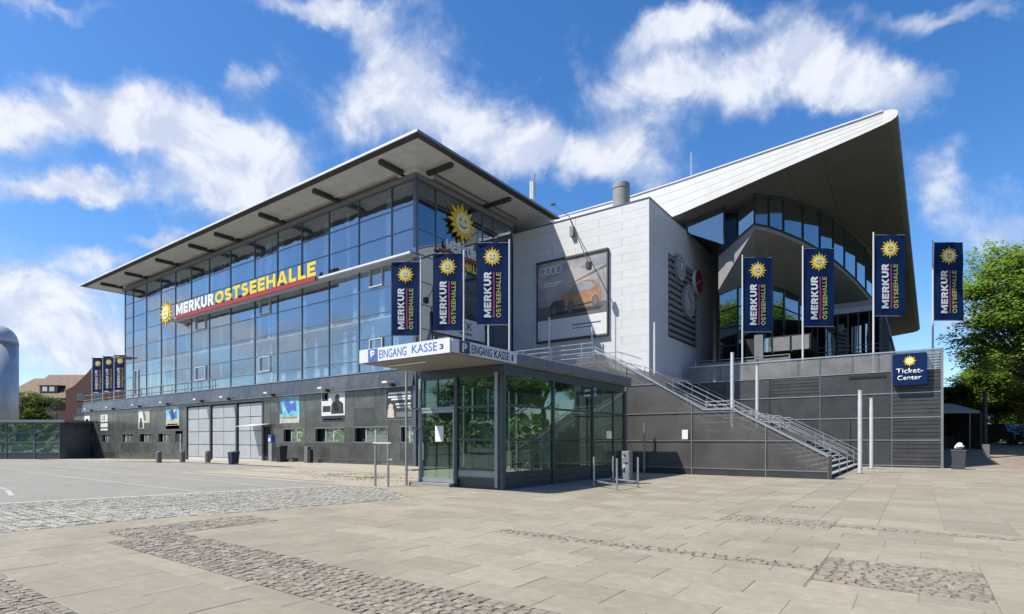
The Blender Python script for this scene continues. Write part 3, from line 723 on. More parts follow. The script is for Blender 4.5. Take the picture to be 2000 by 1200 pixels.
# ground floor: dark polished panels, windows, openings, doors
CROW = [(.28, 1.40), (2.50, 3.74), (3.76, 4.93)]
VX = [XR, -26.2, -28.6, -30.72, -33.4, -36.25, -39.1, -40.83]
VXL = [-55.7, -57.9, -61.3, -65.5, -69.9, -72.6, -76.2, -79.0, -81.5]
def clad(xs, skip=lambda i, j: False):
    for i in range(len(xs) - 1):
        for j, (z0, z1) in enumerate(CROW):
            if skip(i, j): continue
            box('panel', (xs[i + 1] + .012, YF - .06, z0 + .012), (xs[i] - .012, YF - .005, z1 - .012), 'clad_dark', hall)
clad(VX); clad(VXL)
for (a, b) in ((XR, -40.83), (-55.7, -81.5)):
    n = int(abs(b - a) / 3.1); st = (b - a) / n
    for i in range(n): box('plinth', (a + st * (i + 1) + .01, YF - .045, -.6), (a + st * i - .01, YF - .005, .27), 'clad_dark', hall)
nb_ = 18; st = (XR - -81.5) / nb_
for i in range(nb_):      # deep band above the ground floor, leaning slightly outwards at its foot
    a = -81.5 + st * i + .012; b = a + st - .024
    MB().prism([(a, YF - .30, 4.97), (a, YF - .10, 6.02), (a, YF - .04, 6.02), (a, YF - .24, 4.97)], (b - a, 0, 0)).build('band_panel', 'clad_dark', hall)
box('band_lip', (-81.5, YF - .34, 4.925), (XR, YF - .01, 4.965), 'steel_grey', hall)
box('band_cap', (-81.5, YF - .16, 6.03), (XR, YF - .08, 6.07), 'steel_light', hall)
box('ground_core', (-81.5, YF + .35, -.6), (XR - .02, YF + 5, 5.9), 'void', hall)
box('terrace_floor', (-81.4, YF + .0, 5.91), (-69.5, YF + 8, 6.0), 'concrete_floor', hall)
for z in (.27, 1.41, 2.49, 3.75): 
    box('joint_rail', (XR, YF - .075, z - .014), (-40.83, YF - .061, z + .014), 'steel_grey', hall)
    box('joint_rail', (-55.7, YF - .075, z - .014), (-81.5, YF - .061, z + .014), 'steel_grey', hall)
def win(x0, x1, z0=1.44, z1=2.47, open_=True):
    f = MB(); t = .05
    for (a, b) in ((x0, x0 + t), (x1 - t, x1)): f.box((a, YF - .085, z0), (b, YF + .12, z1))
    f.box((x0 + t, YF - .085, z0), (x1 - t, YF + .12, z0 + t)); f.box((x0 + t, YF - .085, z1 - t), (x1 - t, YF + .12, z1))
    fr = f.build('window', 'steel_grey', hall); L = x1 - x0
    xa = x0 + L * .33; xb = x0 + L * .6
    g = MB(); 
    for (a, b) in ((xa, xb), (xb, x1)): 
        box('pane', (a + .04, YF + .05, z0 + .06), (b - .04, YF + .07, z1 - .06), 'small_glass', fr)
        g.box((a - .035, YF + .03, z0 + t), (a + .035, YF + .10, z1 - t))
    g.build('window_bar', 'alu_pale', fr)
wl = [(-39.07, -36.3), (-35.06, -31.69), (-30.71, -27.31), (-26.2, -24.96)]
wr = [(-81.14, -78.6), (-75.75, -73.2), (-69.85, -66.9), (-65.4, -62.3), (-60.94, -58.1)]
for a, b in wl + wr: win(a, b, 1.44 if a > -50 else 1.30, 2.47 if a > -50 else 2.3)
def fill(a, b):
    if b - a > .12: box('panel', (a + .012, YF - .06, 1.43), (b - .012, YF - .005, 2.47), 'clad_dark', hall)
for lst, lo, hi in ((wl, -40.83, XR), (wr, -81.5, -57.15)):
    e = lo
    for a, b in sorted(lst): fill(e, a); e = b
    fill(e, hi)
for a, b in wr:
    box('panel', (a, YF - .058, 2.31), (b, YF - .005, 2.47), 'clad_dark', hall); box('panel', (a, YF - .058, 1.42), (b, YF - .005, 1.29 + .001), 'clad_dark', hall)
# sectional doors
for (a, b) in ((-54.72, -50.62), (-50.14, -46.2), (-45.72, -42.05)):
    d = box('garage_door', (a, YF + .05, -.3), (b, YF + .10, 4.62), 'clad_frame', hall)
    zc = [.08, 1.2, 2.35, 3.5, 4.6]
    for k in range(4):
        for q in range(2):
            x0 = a + (b - a) * q / 2 + .03; x1 = a + (b - a) * (q + 1) / 2 - .03
            box('door_panel', (x0, YF - .0, zc[k] + .03), (x1, YF + .045, zc[k + 1] - .03), 'door_panel', d, .01)
    box('door_foot', (a, YF - .0, -.3), (b, YF + .04, .07), 'alu_pale', d)
for x in (-54.86, -50.38, -45.96, -41.93): box('door_post', (x - .13, YF - .09, -.5), (x + .13, YF + .2, 4.72), 'clad_frame', hall)
box('door_lintel', (-55.7, YF - .08, 4.70), (-40.83, YF + .1, 4.92), 'clad_dark', hall)
box('door_jamb', (-55.69, YF - .05, -.5), (-55.0, YF, 4.69), 'clad_dark', hall)
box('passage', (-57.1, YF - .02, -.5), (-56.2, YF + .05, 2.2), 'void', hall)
box('passage_post', (-56.18, YF - .1, -.5), (-55.9, YF, 2.2), 'steel_light', hall)
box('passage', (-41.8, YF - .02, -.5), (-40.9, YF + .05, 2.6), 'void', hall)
box('panel', (-41.79, YF - .06, 2.62), (-40.85, YF - .01, 4.68), 'clad_dark', hall)
MB().prism([(-43.6, YF - 1.4, 2.66), (-43.6, YF - .1, 2.84), (-43.6, YF - .1, 2.88), (-43.6, YF - 1.4, 2.70)], (2.9, 0, 0)).build('canopy', 'alu_pale', hall)
# low end of the hall at the far left
le = thing('side_entrance', 'low dark panelled end wing with a small canopy, left of the glass hall', 'building', (-84.2, 25, -.5))
for i in range(2):
    for (z0, z1) in ((-.6, 1.3), (1.3, 2.9), (2.9, 4.6)):
        a = -87.0 + i * 2.75
        if not (i == 1 and z1 < 3): box('panel', (a + .012, 24.75, z0 + .012), (a + 2.73, 24.81, z1 - .012), 'clad_dark', le)
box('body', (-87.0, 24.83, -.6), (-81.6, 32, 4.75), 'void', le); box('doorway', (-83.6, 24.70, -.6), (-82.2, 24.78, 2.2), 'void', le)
MB().prism([(-88.2, 22.9, 2.35), (-88.2, 24.7, 2.75), (-88.2, 24.7, 2.82), (-88.2, 22.9, 2.42)], (6.6, 0, 0)).build('canopy', 'alu_pale', le)
for x in (-82.0, -84.3): MB().tube((x, 23.2, -.6), (x, 23.2, 2.42), .06, 8).build('canopy_post', 'steel_light', le)
# terrace railing above the band, left
rl = thing('terrace_railing', 'thin steel railing along the upper terrace at the left end of the glass front', 'railing', (-74, 23.98, 6.0))
for k in range(13): MB().tube((-81 + k * 2.6, 23.99 + .05, 6.0), (-81 + k * 2.6, 23.99 + .05, 6.95), .03, 6).build('post', 'steel_light', rl)
for z in (6.35, 6.92): MB().tube((-81.2, 24.02, z), (-49.6, 24.02, z), .022, 6).build('rail', 'steel_light', rl)

# sign on the long front
fs = thing('facade_sign', 'illuminated letter sign reading MERKUR OSTSEEHALLE with a sun emblem, on the long glass front', 'sign', (-47, 23.4, 12.9))
ux, uz = (1, 0, 0), (0, 0, 1)
star('sun_emblem', (-56.7, 23.15, 13.42), ux, uz, 1.32, fs, ext=-.12, ry=1.12, level=1) if False else star('sun_emblem', (-56.7, 23.22, 13.42), ux, uz, 1.32, fs, ext=.10, ry=1.12, level=1)
block_text('lettering', 'MERKUR', 'text_white', fs, (-54.9, 23.3, 13.0), ux, uz, 6.9, .98, .05, .25)
block_text('lettering', 'OSTSEEHALLE', 'text_yellow', fs, (-47.7, 23.3, 13.0), ux, uz, 14.0, 1.0, .05, .23)
box('underline_bar', (-54.9, 23.18, 12.62), (-33.7, 23.28, 12.93), 'sign_red', fs)
# sign on the right hand return of the hall
s2 = thing('corner_sign', 'sun emblem above MERKUR OSTSEEHALLE lettering on the glass return of the hall, half behind banners', 'sign', (-24.6, 28.2, 13))
uy_ = (0, 1, 0)
star('sun_emblem', (-24.68, 28.17, 16.05), uy_, uz, 1.42, s2, ext=.10, ry=1.32, level=1)
block_text('lettering', 'MERKUR', 'text_white', s2, (-24.7, 26.67, 13.93), uy_, uz, 3.0, .66, .04, .25)
block_text('lettering', 'OSTSEEHALLE', 'text_yellow', s2, (-24.7, 25.9, 13.0), uy_, uz, 4.5, .60, .04, .23)
box('underline_bar', (-24.72, 26.0, 13.66), (-24.64, 30.2, 13.84), 'sign_red', s2)
s3 = thing('notice_board', 'pale board lettered ICK, half hidden behind the middle banner on the glass return', 'sign', (-24.65, 28, 8.5))
box('board', (-24.76, 25.6, 8.45), (-24.66, 30.6, 9.75), 'sign_white', s3)
text_obj('lettering', 'ICK', 'face_dark', s3, (-24.65, 27.9, 9.02), uy_, uz, 1.35, .50, .01, .0)
text_obj('lettering', 'mobile', 'face_dark', s3, (-24.65, 27.95, 8.68), uy_, uz, 1.2, .16, .01, .0) if False else box('small_print', (-24.655, 27.95, 8.70), (-24.645, 29.2, 8.80), 'face_dark', s3)

# ------------------------------------------------------------------ posters and lamps on the dark ground floor
def poster(x0, x1, z0, z1, label, kind):
    t = thing('poster', label, 'poster', ((x0 + x1) / 2, YF - .1, z0), 'posters on the dark ground floor')
    y = YF - .095; W, Hh = x1 - x0, z1 - z0
    cols = {'blue': 'poster_a', 'bw': 'poster_paper', 'dark': 'poster_dark', 'pale': 'poster_paper', 'beige': 'poster_beige', 'white': 'poster_paper'}
    box('sheet', (x0, y, z0), (x1, y + .02, z1), cols[kind], t)
    b = box('frame', (x0 - .05, y + .021, z0 - .05), (x1 + .05, y + .03, z1 + .05), 'steel_light' if kind != 'pale' else 'clad_frame', t)
    def blk(name, u0, u1, v0, v1, m): box(name, (x0 + W * u0, y - .006, z0 + Hh * v0), (x0 + W * u1, y - .001, z0 + Hh * v1), m, t)
    def fig(u0, u1, v0, v1, m):      # rough head and shoulders outline
        cx = (u0 + u1) / 2; pts = [(u0, v0), (u0 + .02, v0 + (v1 - v0) * .5), (cx - .08, v0 + (v1 - v0) * .66), (cx - .09, v1 - .06), (cx, v1), (cx + .09, v1 - .06), (cx + .08, v0 + (v1 - v0) * .66), (u1 - .02, v0 + (v1 - v0) * .5), (u1, v0)]
        MB().prism([(x0 + W * a, y - .004, z0 + Hh * b) for a, b in pts], (0, -.006, 0)).build('printed_figure', m, t)
    if kind == 'blue':
        blk('print', .0, 1, .0, .16, 'poster_beige'); blk('print', .1, .9, .18, .24, 'car_orange')
        MB().prism([(x0 + W * a, y - .004, z0 + Hh * b) for a, b in ((.2, .8), (.45, .35), (.6, .5), (.85, .45), (.8, .85), (.6, .7), (.45, .88))], (0, -.006, 0)).build('print', 'sign_blue', t)
        blk('print', .42, .7, .62, .72, 'poster_dark')
    elif kind == 'bw':
        fig(.42, .95, .28, .93, 'poster_black'); blk('print', 0, 1, 0, .22, 'poster_black'); blk('print', .05, .4, .35, .55, 'poster_black'); blk('print', .02, .3, .72, .98, 'poster_black'); blk('print', .1, .9, .08, .12, 'text_white')
        blk('print', .15, .25, .76, .94, 'text_white')
    elif kind == 'dark':
        for (v, a, b, m) in ((.80, .1, .9, 'text_white'), (.68, .08, .92, 'poster_paper'), (.60, .2, .9, 'poster_paper'), (.44, .36, .9, 'poster_paper'), (.34, .4, .9, 'poster_beige')): blk('print', a, b, v, v + .055, m)
        fig(.05, .32, .04, .5, 'poster_beige'); blk('print', .38, .95, .05, .22, 'stone_post')
    elif kind == 'pale':
        blk('print', .25, .75, .15, .8, 'poster_dark'); blk('print', .35, .65, .5, .75, 'poster_paper'); blk('print', .3, .7, .22, .28, 'poster_paper')
    elif kind == 'white':
        blk('print', .0, 1.0, .46, .54, 'clad_dark'); blk('print', .2, .28, .6, .95, 'clad_dark'); blk('print', .45, .6, .6, .95, 'clad_dark'); blk('print', .0, 1, .12, .2, 'clad_dark')
    else:
        blk('print', .0, .45, .0, 1, 'poster_paper'); fig(.05, .4, .02, .6, 'poster_black'); fig(.55, .95, .35, .85, 'poster_beige'); blk('print', .5, 1, .0, .3, 'clad_dark')
    if kind == 'blue' and x0 < -50: blk('print', 0, 1, 0, .42, 'poster_beige')
    return t
poster(-81.2, -79.4, 2.65, 4.5, 'first poster from the far left end of the hall, black with white lettering', 'pale')
poster(-76.0, -73.9, 2.7, 4.5, 'white and dark poster between the two leftmost wall lamps', 'white')
poster(-65.5, -62.8, 2.8, 4.65, 'poster with a standing dark figure beside a beige face, left of the beach poster', 'beige')
poster(-59.1, -56.3, 2.66, 4.78, 'blue and sand coloured beach poster just left of the pale garage doors', 'blue')
poster(-39.5, -36.95, 2.89, 4.84, 'bright blue poster just right of the pale garage doors', 'blue')
poster(-34.25, -31.65, 2.84, 4.95, 'black and white poster of a man in a dark jacket above the middle windows', 'bw')
poster(-27.5, -25.0, 2.94, 4.9, 'dark concert poster in a thin frame right beside the kiosk', 'dark')
lampx = [(-78.0, 'above the far left poster'), (-71.5, 'above the panels between the second and third posters'), (-64.57, 'above the poster with the standing figure'), (-58.1, 'above the beach poster'),
         (-51.3, 'above the left garage door'), (-46.64, 'above the middle garage door'), (-39.97, 'just right of the garage doors, above the bright blue poster'), (-33.2, 'above the black and white poster'), (-26.6, 'above the dark concert poster beside the kiosk')]
L0 = None
for x, s in lampx:
    if L0 is None:
        L0 = thing('wall_lamp', 'x', 'lamp', (0, 0, 0), 'floodlights along the dark band of the hall')
        MB().box((-.12, -.2, -.16), (.12, -.0, .02)).build('bracket', 'black_plastic', L0)
        MB().prism([(-.22, -.72, .0), (-.22, -.18, .10), (-.22, -.18, .17), (-.22, -.72, .12)], (.44, 0, 0)).build('lamp_head', 'lamp_white', L0)
        o = L0
    else:
        o = L0.copy(); COL.objects.link(o)
        for c in L0.children: d = c.copy(); COL.objects.link(d); d.parent = o
    o['label'] = 'small white floodlight ' + s; o.location = (x, YF - .30, 5.12)

# ------------------------------------------------------------------ white annex with the car poster
YA, XA, ZA = 34.2, -14.0, 17.15
an = thing('white_annex', 'tall white clad block between the glass hall and the winged roof', 'building', (-19.4, YA, 5.7))
box('core', (XR + .1, YA + .07, 0.05), (XA - .07, 48, ZA - .02), 'white_clad', an)
nr = 21; z0 = 5.72; hz = (ZA - z0) / nr
for j in range(nr):
    cuts = [XR + .1] + ([-21.3, -17.6] if j % 2 else [-19.4, -15.9]) + [XA]
    for a, b in zip(cuts[:-1], cuts[1:]): box('cladding_board', (a + .006, YA, z0 + j * hz + .0018), (b - .006, YA + .06, z0 + (j + 1) * hz - .0018), 'white_clad', an, .006)
    cy = [YA + .07, 39.2, 43.9, 48.0] if j % 2 else [YA + .07, 37.0, 41.6, 46.0, 48.0]
    for a, b in zip(cy[:-1], cy[1:]): box('cladding_board', (XA - .06, a + .006, z0 + j * hz + .0018), (XA, b - .006, z0 + (j + 1) * hz - .0018), 'white_clad', an, .006)
mb = MB(); mb.box((XR + .1, YA - .04, ZA), (XA + .04, YA + .25, ZA + .07)); mb.box((XA - .25, YA + .251, ZA), (XA + .04, 48.05, ZA + .07)); mb.build('coping', 'mullion', an)
# louvre on the shaded side: dark recess, individual slats
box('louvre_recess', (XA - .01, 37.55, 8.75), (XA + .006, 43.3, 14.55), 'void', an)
for k in range(13):
    z = 8.85 + k * .44
    MB().prism([(XA + .01, 37.55, z), (XA + .13, 37.55, z + .03), (XA + .13, 37.55, z + .26), (XA + .01, 37.55, z + .30)], (0, 5.75, 0)).build('louvre_slat', 'tile_grey', an)
def badge(y, z, r, m, label, mark):
    t = thing('round_badge', label, 'emblem', (XA + .2, y, z), 'round club badges on the louvre')
    def disc(x, rr, th, mm, nm): MB().prism([(x, y + rr * math.cos(2 * math.pi * i / 32), z + rr * 1.02 * math.sin(2 * math.pi * i / 32)) for i in range(32)], (th, 0, 0)).build(nm, mm, t)
    disc(XA + .14, r, .22, 'tile_grey' if mark != 'red' else 'alu_pale', 'rim'); disc(XA + .362, r * .93, .02, m, 'face')
    f = XA + .384
    if mark == 'shield':
        disc(f, r * .70, .01, 'stone_post', 'inner_ring'); disc(f + .011, r * .62, .01, 'badge_grey', 'inner_disc')
        MB().prism([(f + .022, y + a * r, z + b * r) for a, b in ((-.36, .42), (.36, .42), (.34, -.1), (.0, -.5), (-.34, -.1))], (.01, 0, 0)).build('shield', 'stone_post', t)
        for q in (-.17, .03): MB().box((f + .033, y + q * r, z - .2 * r), (f + .04, y + (q + .12) * r, z + .36 * r)).build('shield_stripe', 'text_white', t)
    elif mark == 'red':
        MB().prism([(f, y + a * r, z + b * r) for a, b in ((-.88, -.38), (-.82, -.5), (.9, .36), (.84, .48))], (.01, 0, 0)).build('slanted_band', 'badge_grey', t)
    else:
        disc(f, r * .80, .01, 'stone_post', 'ring_line'); disc(f + .011, r * .74, .01, 'badge_grey', 'inner_disc')
        pts = [(.1, .62), (-.25, .5), (-.3, .2), (.05, .05), (.3, -.15), (.2, -.5), (-.2, -.62)]
        k = MB()
        for (a, b), (c, d) in zip(pts[:-1], pts[1:]): k.tube((f + .03, y + a * r, z + b * r), (f + .03, y + c * r, z + d * r), .09, 6)
        k.build('animal_outline', 'tile_grey', t)
badge(39.15, 13.85, .92, 'badge_grey', 'grey round badge with a striped shield, uppermost on the louvre', 'shield')
badge(43.1, 13.75, .92, 'red_badge', 'red round badge crossed by a white slanting band', 'red')
badge(40.95, 11.85, 1.22, 'badge_grey', 'white round badge with a curved grey figure, lowest of three', 'white')
# big car poster
cp = thing('billboard', 'large poster of an orange car under four interlocked rings on the white annex', 'poster', (-19.7, YA - .2, 8.7))
px0, px1, pz0, pz1 = -22.45, -16.93, 8.75, 14.35
PW, PH = px1 - px0, pz1 - pz0
yb = YA - .16
fr = MB(); 
fr.box((px0 - .1, yb - .09, pz1), (px1 + .1, YA - .005, pz1 + .13)); fr.box((px0 - .1, yb - .09, pz0 - .13), (px1 + .1, YA - .005, pz0)); fr.box((px0 - .1, yb - .05, pz0), (px0 - .02, YA - .005, pz1)); fr.box((px1 + .02, yb - .05, pz0), (px1 + .1, YA - .005, pz1))
fr.build('frame', 'bracket', cp)
def pp(name, pts, m, lay):
    return MB().prism([(px0 + PW * a, yb - .004 * lay, pz0 + PH * b) for a, b in pts], (0, .003, 0)).build(name, m, cp)
pp('sheet', [(0, 0), (1, 0), (1, 1), (0, 1)], 'poster_sky', 0)
pp('printed_ground', [(0, .26), (1, .26), (1, .40), (0, .44)], 'poster_road', 1)
pp('printed_footer', [(0, 0), (1, 0), (1, .262), (0, .262)], 'poster_paper', 1)
pp('printed_roofline', [(.45, .66), (1, .80), (1, .84), (.62, .72)], 'poster_road', 1)
pp('printed_roofline', [(.62, .86), (.98, .99), (1, .99), (1, .84), (.66, .84)], 'poster_dusk', 1)
for q in (.88, .94): pp('printed_pillar', [(q, .42), (q + .02, .42), (q + .02, .80), (q, .78)], 'poster_dusk', 2)
pp('printed_cloud', [(.1, .78), (.3, .8), (.5, .9), (.5, .96), (.2, .9)], 'poster_dusk', 1)
pp('printed_slogan', [(.1, .72), (.38, .72), (.38, .735), (.1, .735)], 'text_white', 2); pp('printed_slogan', [(.1, .69), (.3, .69), (.3, .702), (.1, .702)], 'text_white', 2)
pp('printed_caption', [(.52, .15), (.92, .15), (.92, .165), (.52, .165)], 'tyre_print', 3); pp('printed_caption', [(.52, .11), (.8, .11), (.8, .12), (.52, .12)], 'tyre_print', 3)
pp('printed_shadow', [(.2, .30), (.9, .31), (.95, .35), (.2, .35)], 'poster_black', 2)
pp('printed_car', [(.20, .36), (.19, .44), (.24, .50), (.42, .55), (.55, .655), (.66, .69), (.80, .685), (.90, .62), (.93, .54), (.93, .42), (.86, .37), (.60, .36)], 'car_orange', 3)
pp('shaded_car_front', [(.20, .36), (.19, .44), (.24, .49), (.40, .49), (.42, .40), (.40, .36)], 'car_shade', 4)  # dark colour paints in the shadow crossing the left of the poster
pp('printed_window', [(.46, .565), (.56, .645), (.66, .67), (.78, .665), (.85, .60), (.80, .57)], 'poster_dusk', 4)
pp('printed_sill', [(.45, .37), (.86, .40), (.86, .42), (.45, .395)], 'car_shade', 4)
for (cx, cz, rr) in ((.50, .385, .075), (.845, .42, .07), (.25, .365, .055)):
    MB().prism([(px0 + PW * (cx + rr * .72 * math.cos(2 * math.pi * i / 20)), yb - .02, pz0 + PH * (cz + rr * math.sin(2 * math.pi * i / 20))) for i in range(20)], (0, .003, 0)).build('printed_wheel', 'tyre_print', cp)
    MB().prism([(px0 + PW * (cx + rr * .45 * math.cos(2 * math.pi * i / 16)), yb - .024, pz0 + PH * (cz + rr * .62 * math.sin(2 * math.pi * i / 16))) for i in range(16)], (0, .003, 0)).build('printed_rim', 'stone_post', cp)
for k in range(4):
    rr = .30; cx = px0 + .48 + k * .42; cz = pz0 + PH * .895; g = MB()
    for i in range(20):
        a, b = 2 * math.pi * i / 20, 2 * math.pi * (i + 1) / 20
        g.prism([(cx + rr * math.cos(a), yb - .02 - .001 * k, cz + rr * math.sin(a)), (cx + rr * math.cos(b), yb - .02 - .001 * k, cz + rr * math.sin(b)), (cx + .8 * rr * math.cos(b), yb - .02 - .001 * k, cz + .8 * rr * math.sin(b)), (cx + .8 * rr * math.cos(a), yb - .02 - .001 * k, cz + .8 * rr * math.sin(a))], (0, .003, 0))
    g.build('printed_ring', 'text_white', cp)
# spotlight boom over the poster
sp = thing('spotlight_boom', 'thin curved boom with a spotlight, reaching from the annex roof over the car poster', 'lamp', (-19.9, YA - .1, 17.1))
P1 = onY(1118, 440, YA - .15); Pt = onY(1079, 400, YA + .8); Pl = onY(1150, 516, YA - 1.6)
MB().path([Pt, onY(1100, 413, YA + .4), onY(1112, 424, YA), P1, Pl], .035).build('arm', 'bracket', sp)
MB().box((P1[0] - .15, YA - .3, P1[2] - .8), (P1[0] + .12, YA - .02, P1[2] - .1)).build('junction_box', 'tile_grey', sp)
MB().box((Pl[0] - .12, Pl[1] - .2, Pl[2] - .35), (Pl[0] + .14, Pl[1] + .15, Pl[2] + .1)).build('lamp_head', 'black_plastic', sp)
MB().box((Pt[0] - .12, Pt[1] - .1, Pt[2] - .05), (Pt[0] + .2, Pt[1] + .1, Pt[2] + .06)).build('lamp_head', 'black_plastic', sp)
# roof items
cv = thing('vent_drum', 'pale round ventilation drum standing on the annex roof', 'vent', (-17.5, 40.5, ZA))
q = onY(1213.5, 400, 38.0); rr = .62
zt = onY(1213, 360, 38.0)[2]
MB().lathe([(rr, ZA - .3), (rr, zt - .05), (rr * .93, zt)], (q[0], 38.0, 0), 28).build('drum', 'concrete', cv, smooth=False)
MB().lathe([(rr + .03, zt - .42), (rr + .03, zt - .38)], (q[0], 38.0, 0), 28).build('band', 'steel_grey', cv)
am = thing('antenna_mast', 'slim antenna mast with two panel aerials behind the hall roof', 'antenna', onY(1040, 392, 36))
a = onY(1044, 392, 36); b = onY(1044, 340, 36); MB().tube((a[0], 36, a[2] - 1.5), b, .05, 8).build('mast', 'steel_grey', am)
for px in (1037, 1041): a = onY(px, 388, 36); b = onY(px, 355, 36); MB().tube(a, b, .10, 8).build('aerial', 'alu_pale', am)
lr = thing('lightning_rod', 'very thin rod on top of the winged white roof', 'rod', onY(1350, 335, 44)); a = onY(1350, 345, 44); MB().tube(a, onY(1350, 297, 44), .03, 6).build('rod', 'alu_pale', lr)

# ------------------------------------------------------------------ wing building: big tilted roof, curved glazing
wg = thing('wing_building', 'entrance building under a huge white roof that rises to a pointed wing tip', 'building', (-8, 40, 5.7))
KS = .10
def soff(x, y): return 20.75 + .194 * x - KS * (y - 40)
YB = 89.0
sec = [(-26.0, 17.3, 20.2), (-17.7, 17.55, 20.25), (-14.0, 18.03, 20.42), (-8.0, 19.2, 20.80), (-3.0, 20.15, 21.12), (-1.75, 20.42, 21.22)]
nose = [(-1.35, 20.52, 21.20), (-1.1, 20.66, 21.10), (-1.0, 20.80, 20.98)]
N = len(sec) + len(nose); rows_ = []
for (x, zb, zt) in sec + nose: rows_.append((x, zb, zt))
vb = []
yst = [40, 52, 64, 76, YB]
for y in yst:
    dz = -KS * (y - 40); dx = (y - 40) / 49 * 1.1
    for (x, zb, zt) in rows_: vb.append((x + (dx if x > -3 else 0), y, zb + dz)); 
    for (x, zb, zt) in rows_: vb.append((x + (dx if x > -3 else 0), y, zt + dz))
n2 = 2 * N
sof = []; top = []; front = []; back = []
for j in range(len(yst) - 1):
    for i in range(N - 1):
        a = j * n2 + i; sof.append((a, a + n2, a + n2 + 1, a + 1)); a += N; top.append((a, a + 1, a + n2 + 1, a + n2))
    a = j * n2 + N - 1; top.append((a, a + n2, a + n2 + N, a + N))
for i in range(N - 1): front.append((i, i + 1, N + i + 1, N + i)); o_ = (len(yst) - 1) * n2; back.append((o_ + i, o_ + N + i, o_ + N + i + 1, o_ + i + 1))
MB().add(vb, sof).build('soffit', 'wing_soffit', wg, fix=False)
MB().add(vb, top + back).build('roof_shell', 'white_roof', wg, fix=False)
MB().add([(x, y - .004, z) for x, y, z in vb], front).build('fascia', 'white_roof', wg, fix=False)
# thin metal trim on the upper edge
tr = MB()
for (a, b) in zip(rows_[:-3][:-1], rows_[:-3][1:]): tr.prism([(a[0], 39.93, a[2] - .02), (b[0], 39.93, b[2] - .02), (b[0], 39.93, b[2] + .07), (a[0], 39.93, a[2] + .07)], (0, .25, 0))
tr.build('roof_trim', 'alu_pale', wg)
mat('seam', (.075, .075, .072), .7); mat('seam_pale', (.60, .60, .58), .7)
for x in (-13.0, -11.0, -9.0, -7.0, -5.0, -3.2):
    MB().prism([(x, 40.05, soff(x, 40.05) - .012), (x + .035, 40.05, soff(x, 40.05) - .012), (x + .035, 40.05, soff(x, 40.05) - .002), (x, 40.05, soff(x, 40.05) - .002)], (0, 48.8, -KS * 48.8)).build('soffit_seam', 'seam', wg)
for k in range(1, 4):
    t = k / 4; j_ = MB()
    for (a, b) in zip(sec[:-1], sec[1:]):
        za = a[1] + (a[2] - a[1]) * t; zb = b[1] + (b[2] - b[1]) * t
        j_.prism([(a[0], 39.988, za), (b[0], 39.988, zb), (b[0], 39.988, zb + .012), (a[0], 39.988, za + .012)], (0, .005, 0))
    j_.build('fascia_seam', 'seam_pale', wg)
OUT = [(-14.0, 41.4, 15.3), (-11.3, 41.4, 15.2), (-12.0, 42.5, 15.3), (-9.3, 41.6, 16.7), (-8.55, 42.55, 16.62), (-7.8, 43.6, 16.4), (-6.85, 45.5, 16.15), (-6.0, 47.4, 15.8), (-5.35, 49.4, 15.5), (-4.8, 51.5, 15.2), (-4.2, 54.1, 14.8), (-3.7, 56.8, 14.4), (-3.35, 59.6, 14.2), (-3.1, 62.5, 14.0), (-2.9, 70, 13.5), (-2.8, 80, 13.0)]
def quadpane(name, p, q, z0p, z0q, z1p, z1q, m, th=.05, inset=.05):
    p = Vector((p[0], p[1], 0)); q = Vector((q[0], q[1], 0)); d = (q - p).normalized(); nrm_ = Vector((d.y, -d.x, 0)) * th
    a = p + d * inset; b = q - d * inset
    return MB().prism([(a.x, a.y, z0p + inset), (b.x, b.y, z0q + inset), (b.x, b.y, z1q - inset), (a.x, a.y, z1p - inset)], -nrm_).build(name, m, wg)
for a, b in zip(OUT[:-1], OUT[1:]):
    zt0, zt1 = soff(a[0], a[1]), soff(b[0], b[1])
    low0, low1 = a[2], b[2]
    if a is OUT[0]: low0, low1 = 17.0, 15.6
    if a is OUT[1]: low0, low1 = 15.6, 15.4
    if low0 > 10:
        quadpane('curved_pane', a, b, low0, low1, zt0 - .02, zt1 - .02, 'wing_glass')
    else:
        nz = 7
        for k in range(nz):
            f0, f1 = k / nz, (k + 1) / nz
            quadpane('pane', a, b, low0 + (zt0 - low0) * f0, low1 + (zt1 - low1) * f0, low0 + (zt0 - low0) * f1, low1 + (zt1 - low1) * f1, 'wing_glass')
    for (P, lz) in ((a, low0), (b, low1)):
        MB().tube((P[0], P[1] - .03, lz), (P[0], P[1] - .03, soff(P[0], P[1])), .075, 6).build('glazing_bar', 'clad_frame', wg)
# sill and head bars following the curve
for (off, r) in ((0.0, .09),):
    MB().path([(p[0], p[1] - .04, p[2]) for p in OUT[2:]], r).build('sill_bar', 'clad_frame', wg)
    MB().path([(p[0], p[1] - .04, soff(p[0], p[1]) - .08) for p in OUT[2:]], r).build('head_bar', 'clad_frame', wg)
# concrete lip with slanting underside
lip = OUT[2:]
inner = [(-12.1, 43.0, 12.5), (-11.3, 45.2, 13.4), (-10.3, 47.3, 14.0), (-9.9, 48.0, 14.1), (-8.9, 50.0, 13.9), (-8.1, 52.0, 13.6), (-7.4, 54.0, 13.4), (-6.7, 56.0, 13.2), (-6.2, 57.5, 13.0), (-5.8, 59.0, 12.8), (-5.5, 61, 12.7), (-5.2, 63, 12.6), (-5, 70, 12.2), (-5, 80, 11.8)]
lipb = [(p[0], p[1] - .02, p[2] - (.35 if i else 2.6)) for i, p in enumerate(lip)]
lb = MB(); n = len(lip)
vv = [(p[0], p[1] - .05, p[2] - .03) for p in lip] + [(p[0] - .0, p[1] - .05, p[2]) for p in lipb]
lb.add(vv, [(i, i + 1, n + i + 1, n + i) for i in range(n - 1)]); lb.build('concrete_lip', 'concrete', wg)
ub = MB(); vv = [(p[0], p[1] - .05, p[2]) for p in lipb] + inner
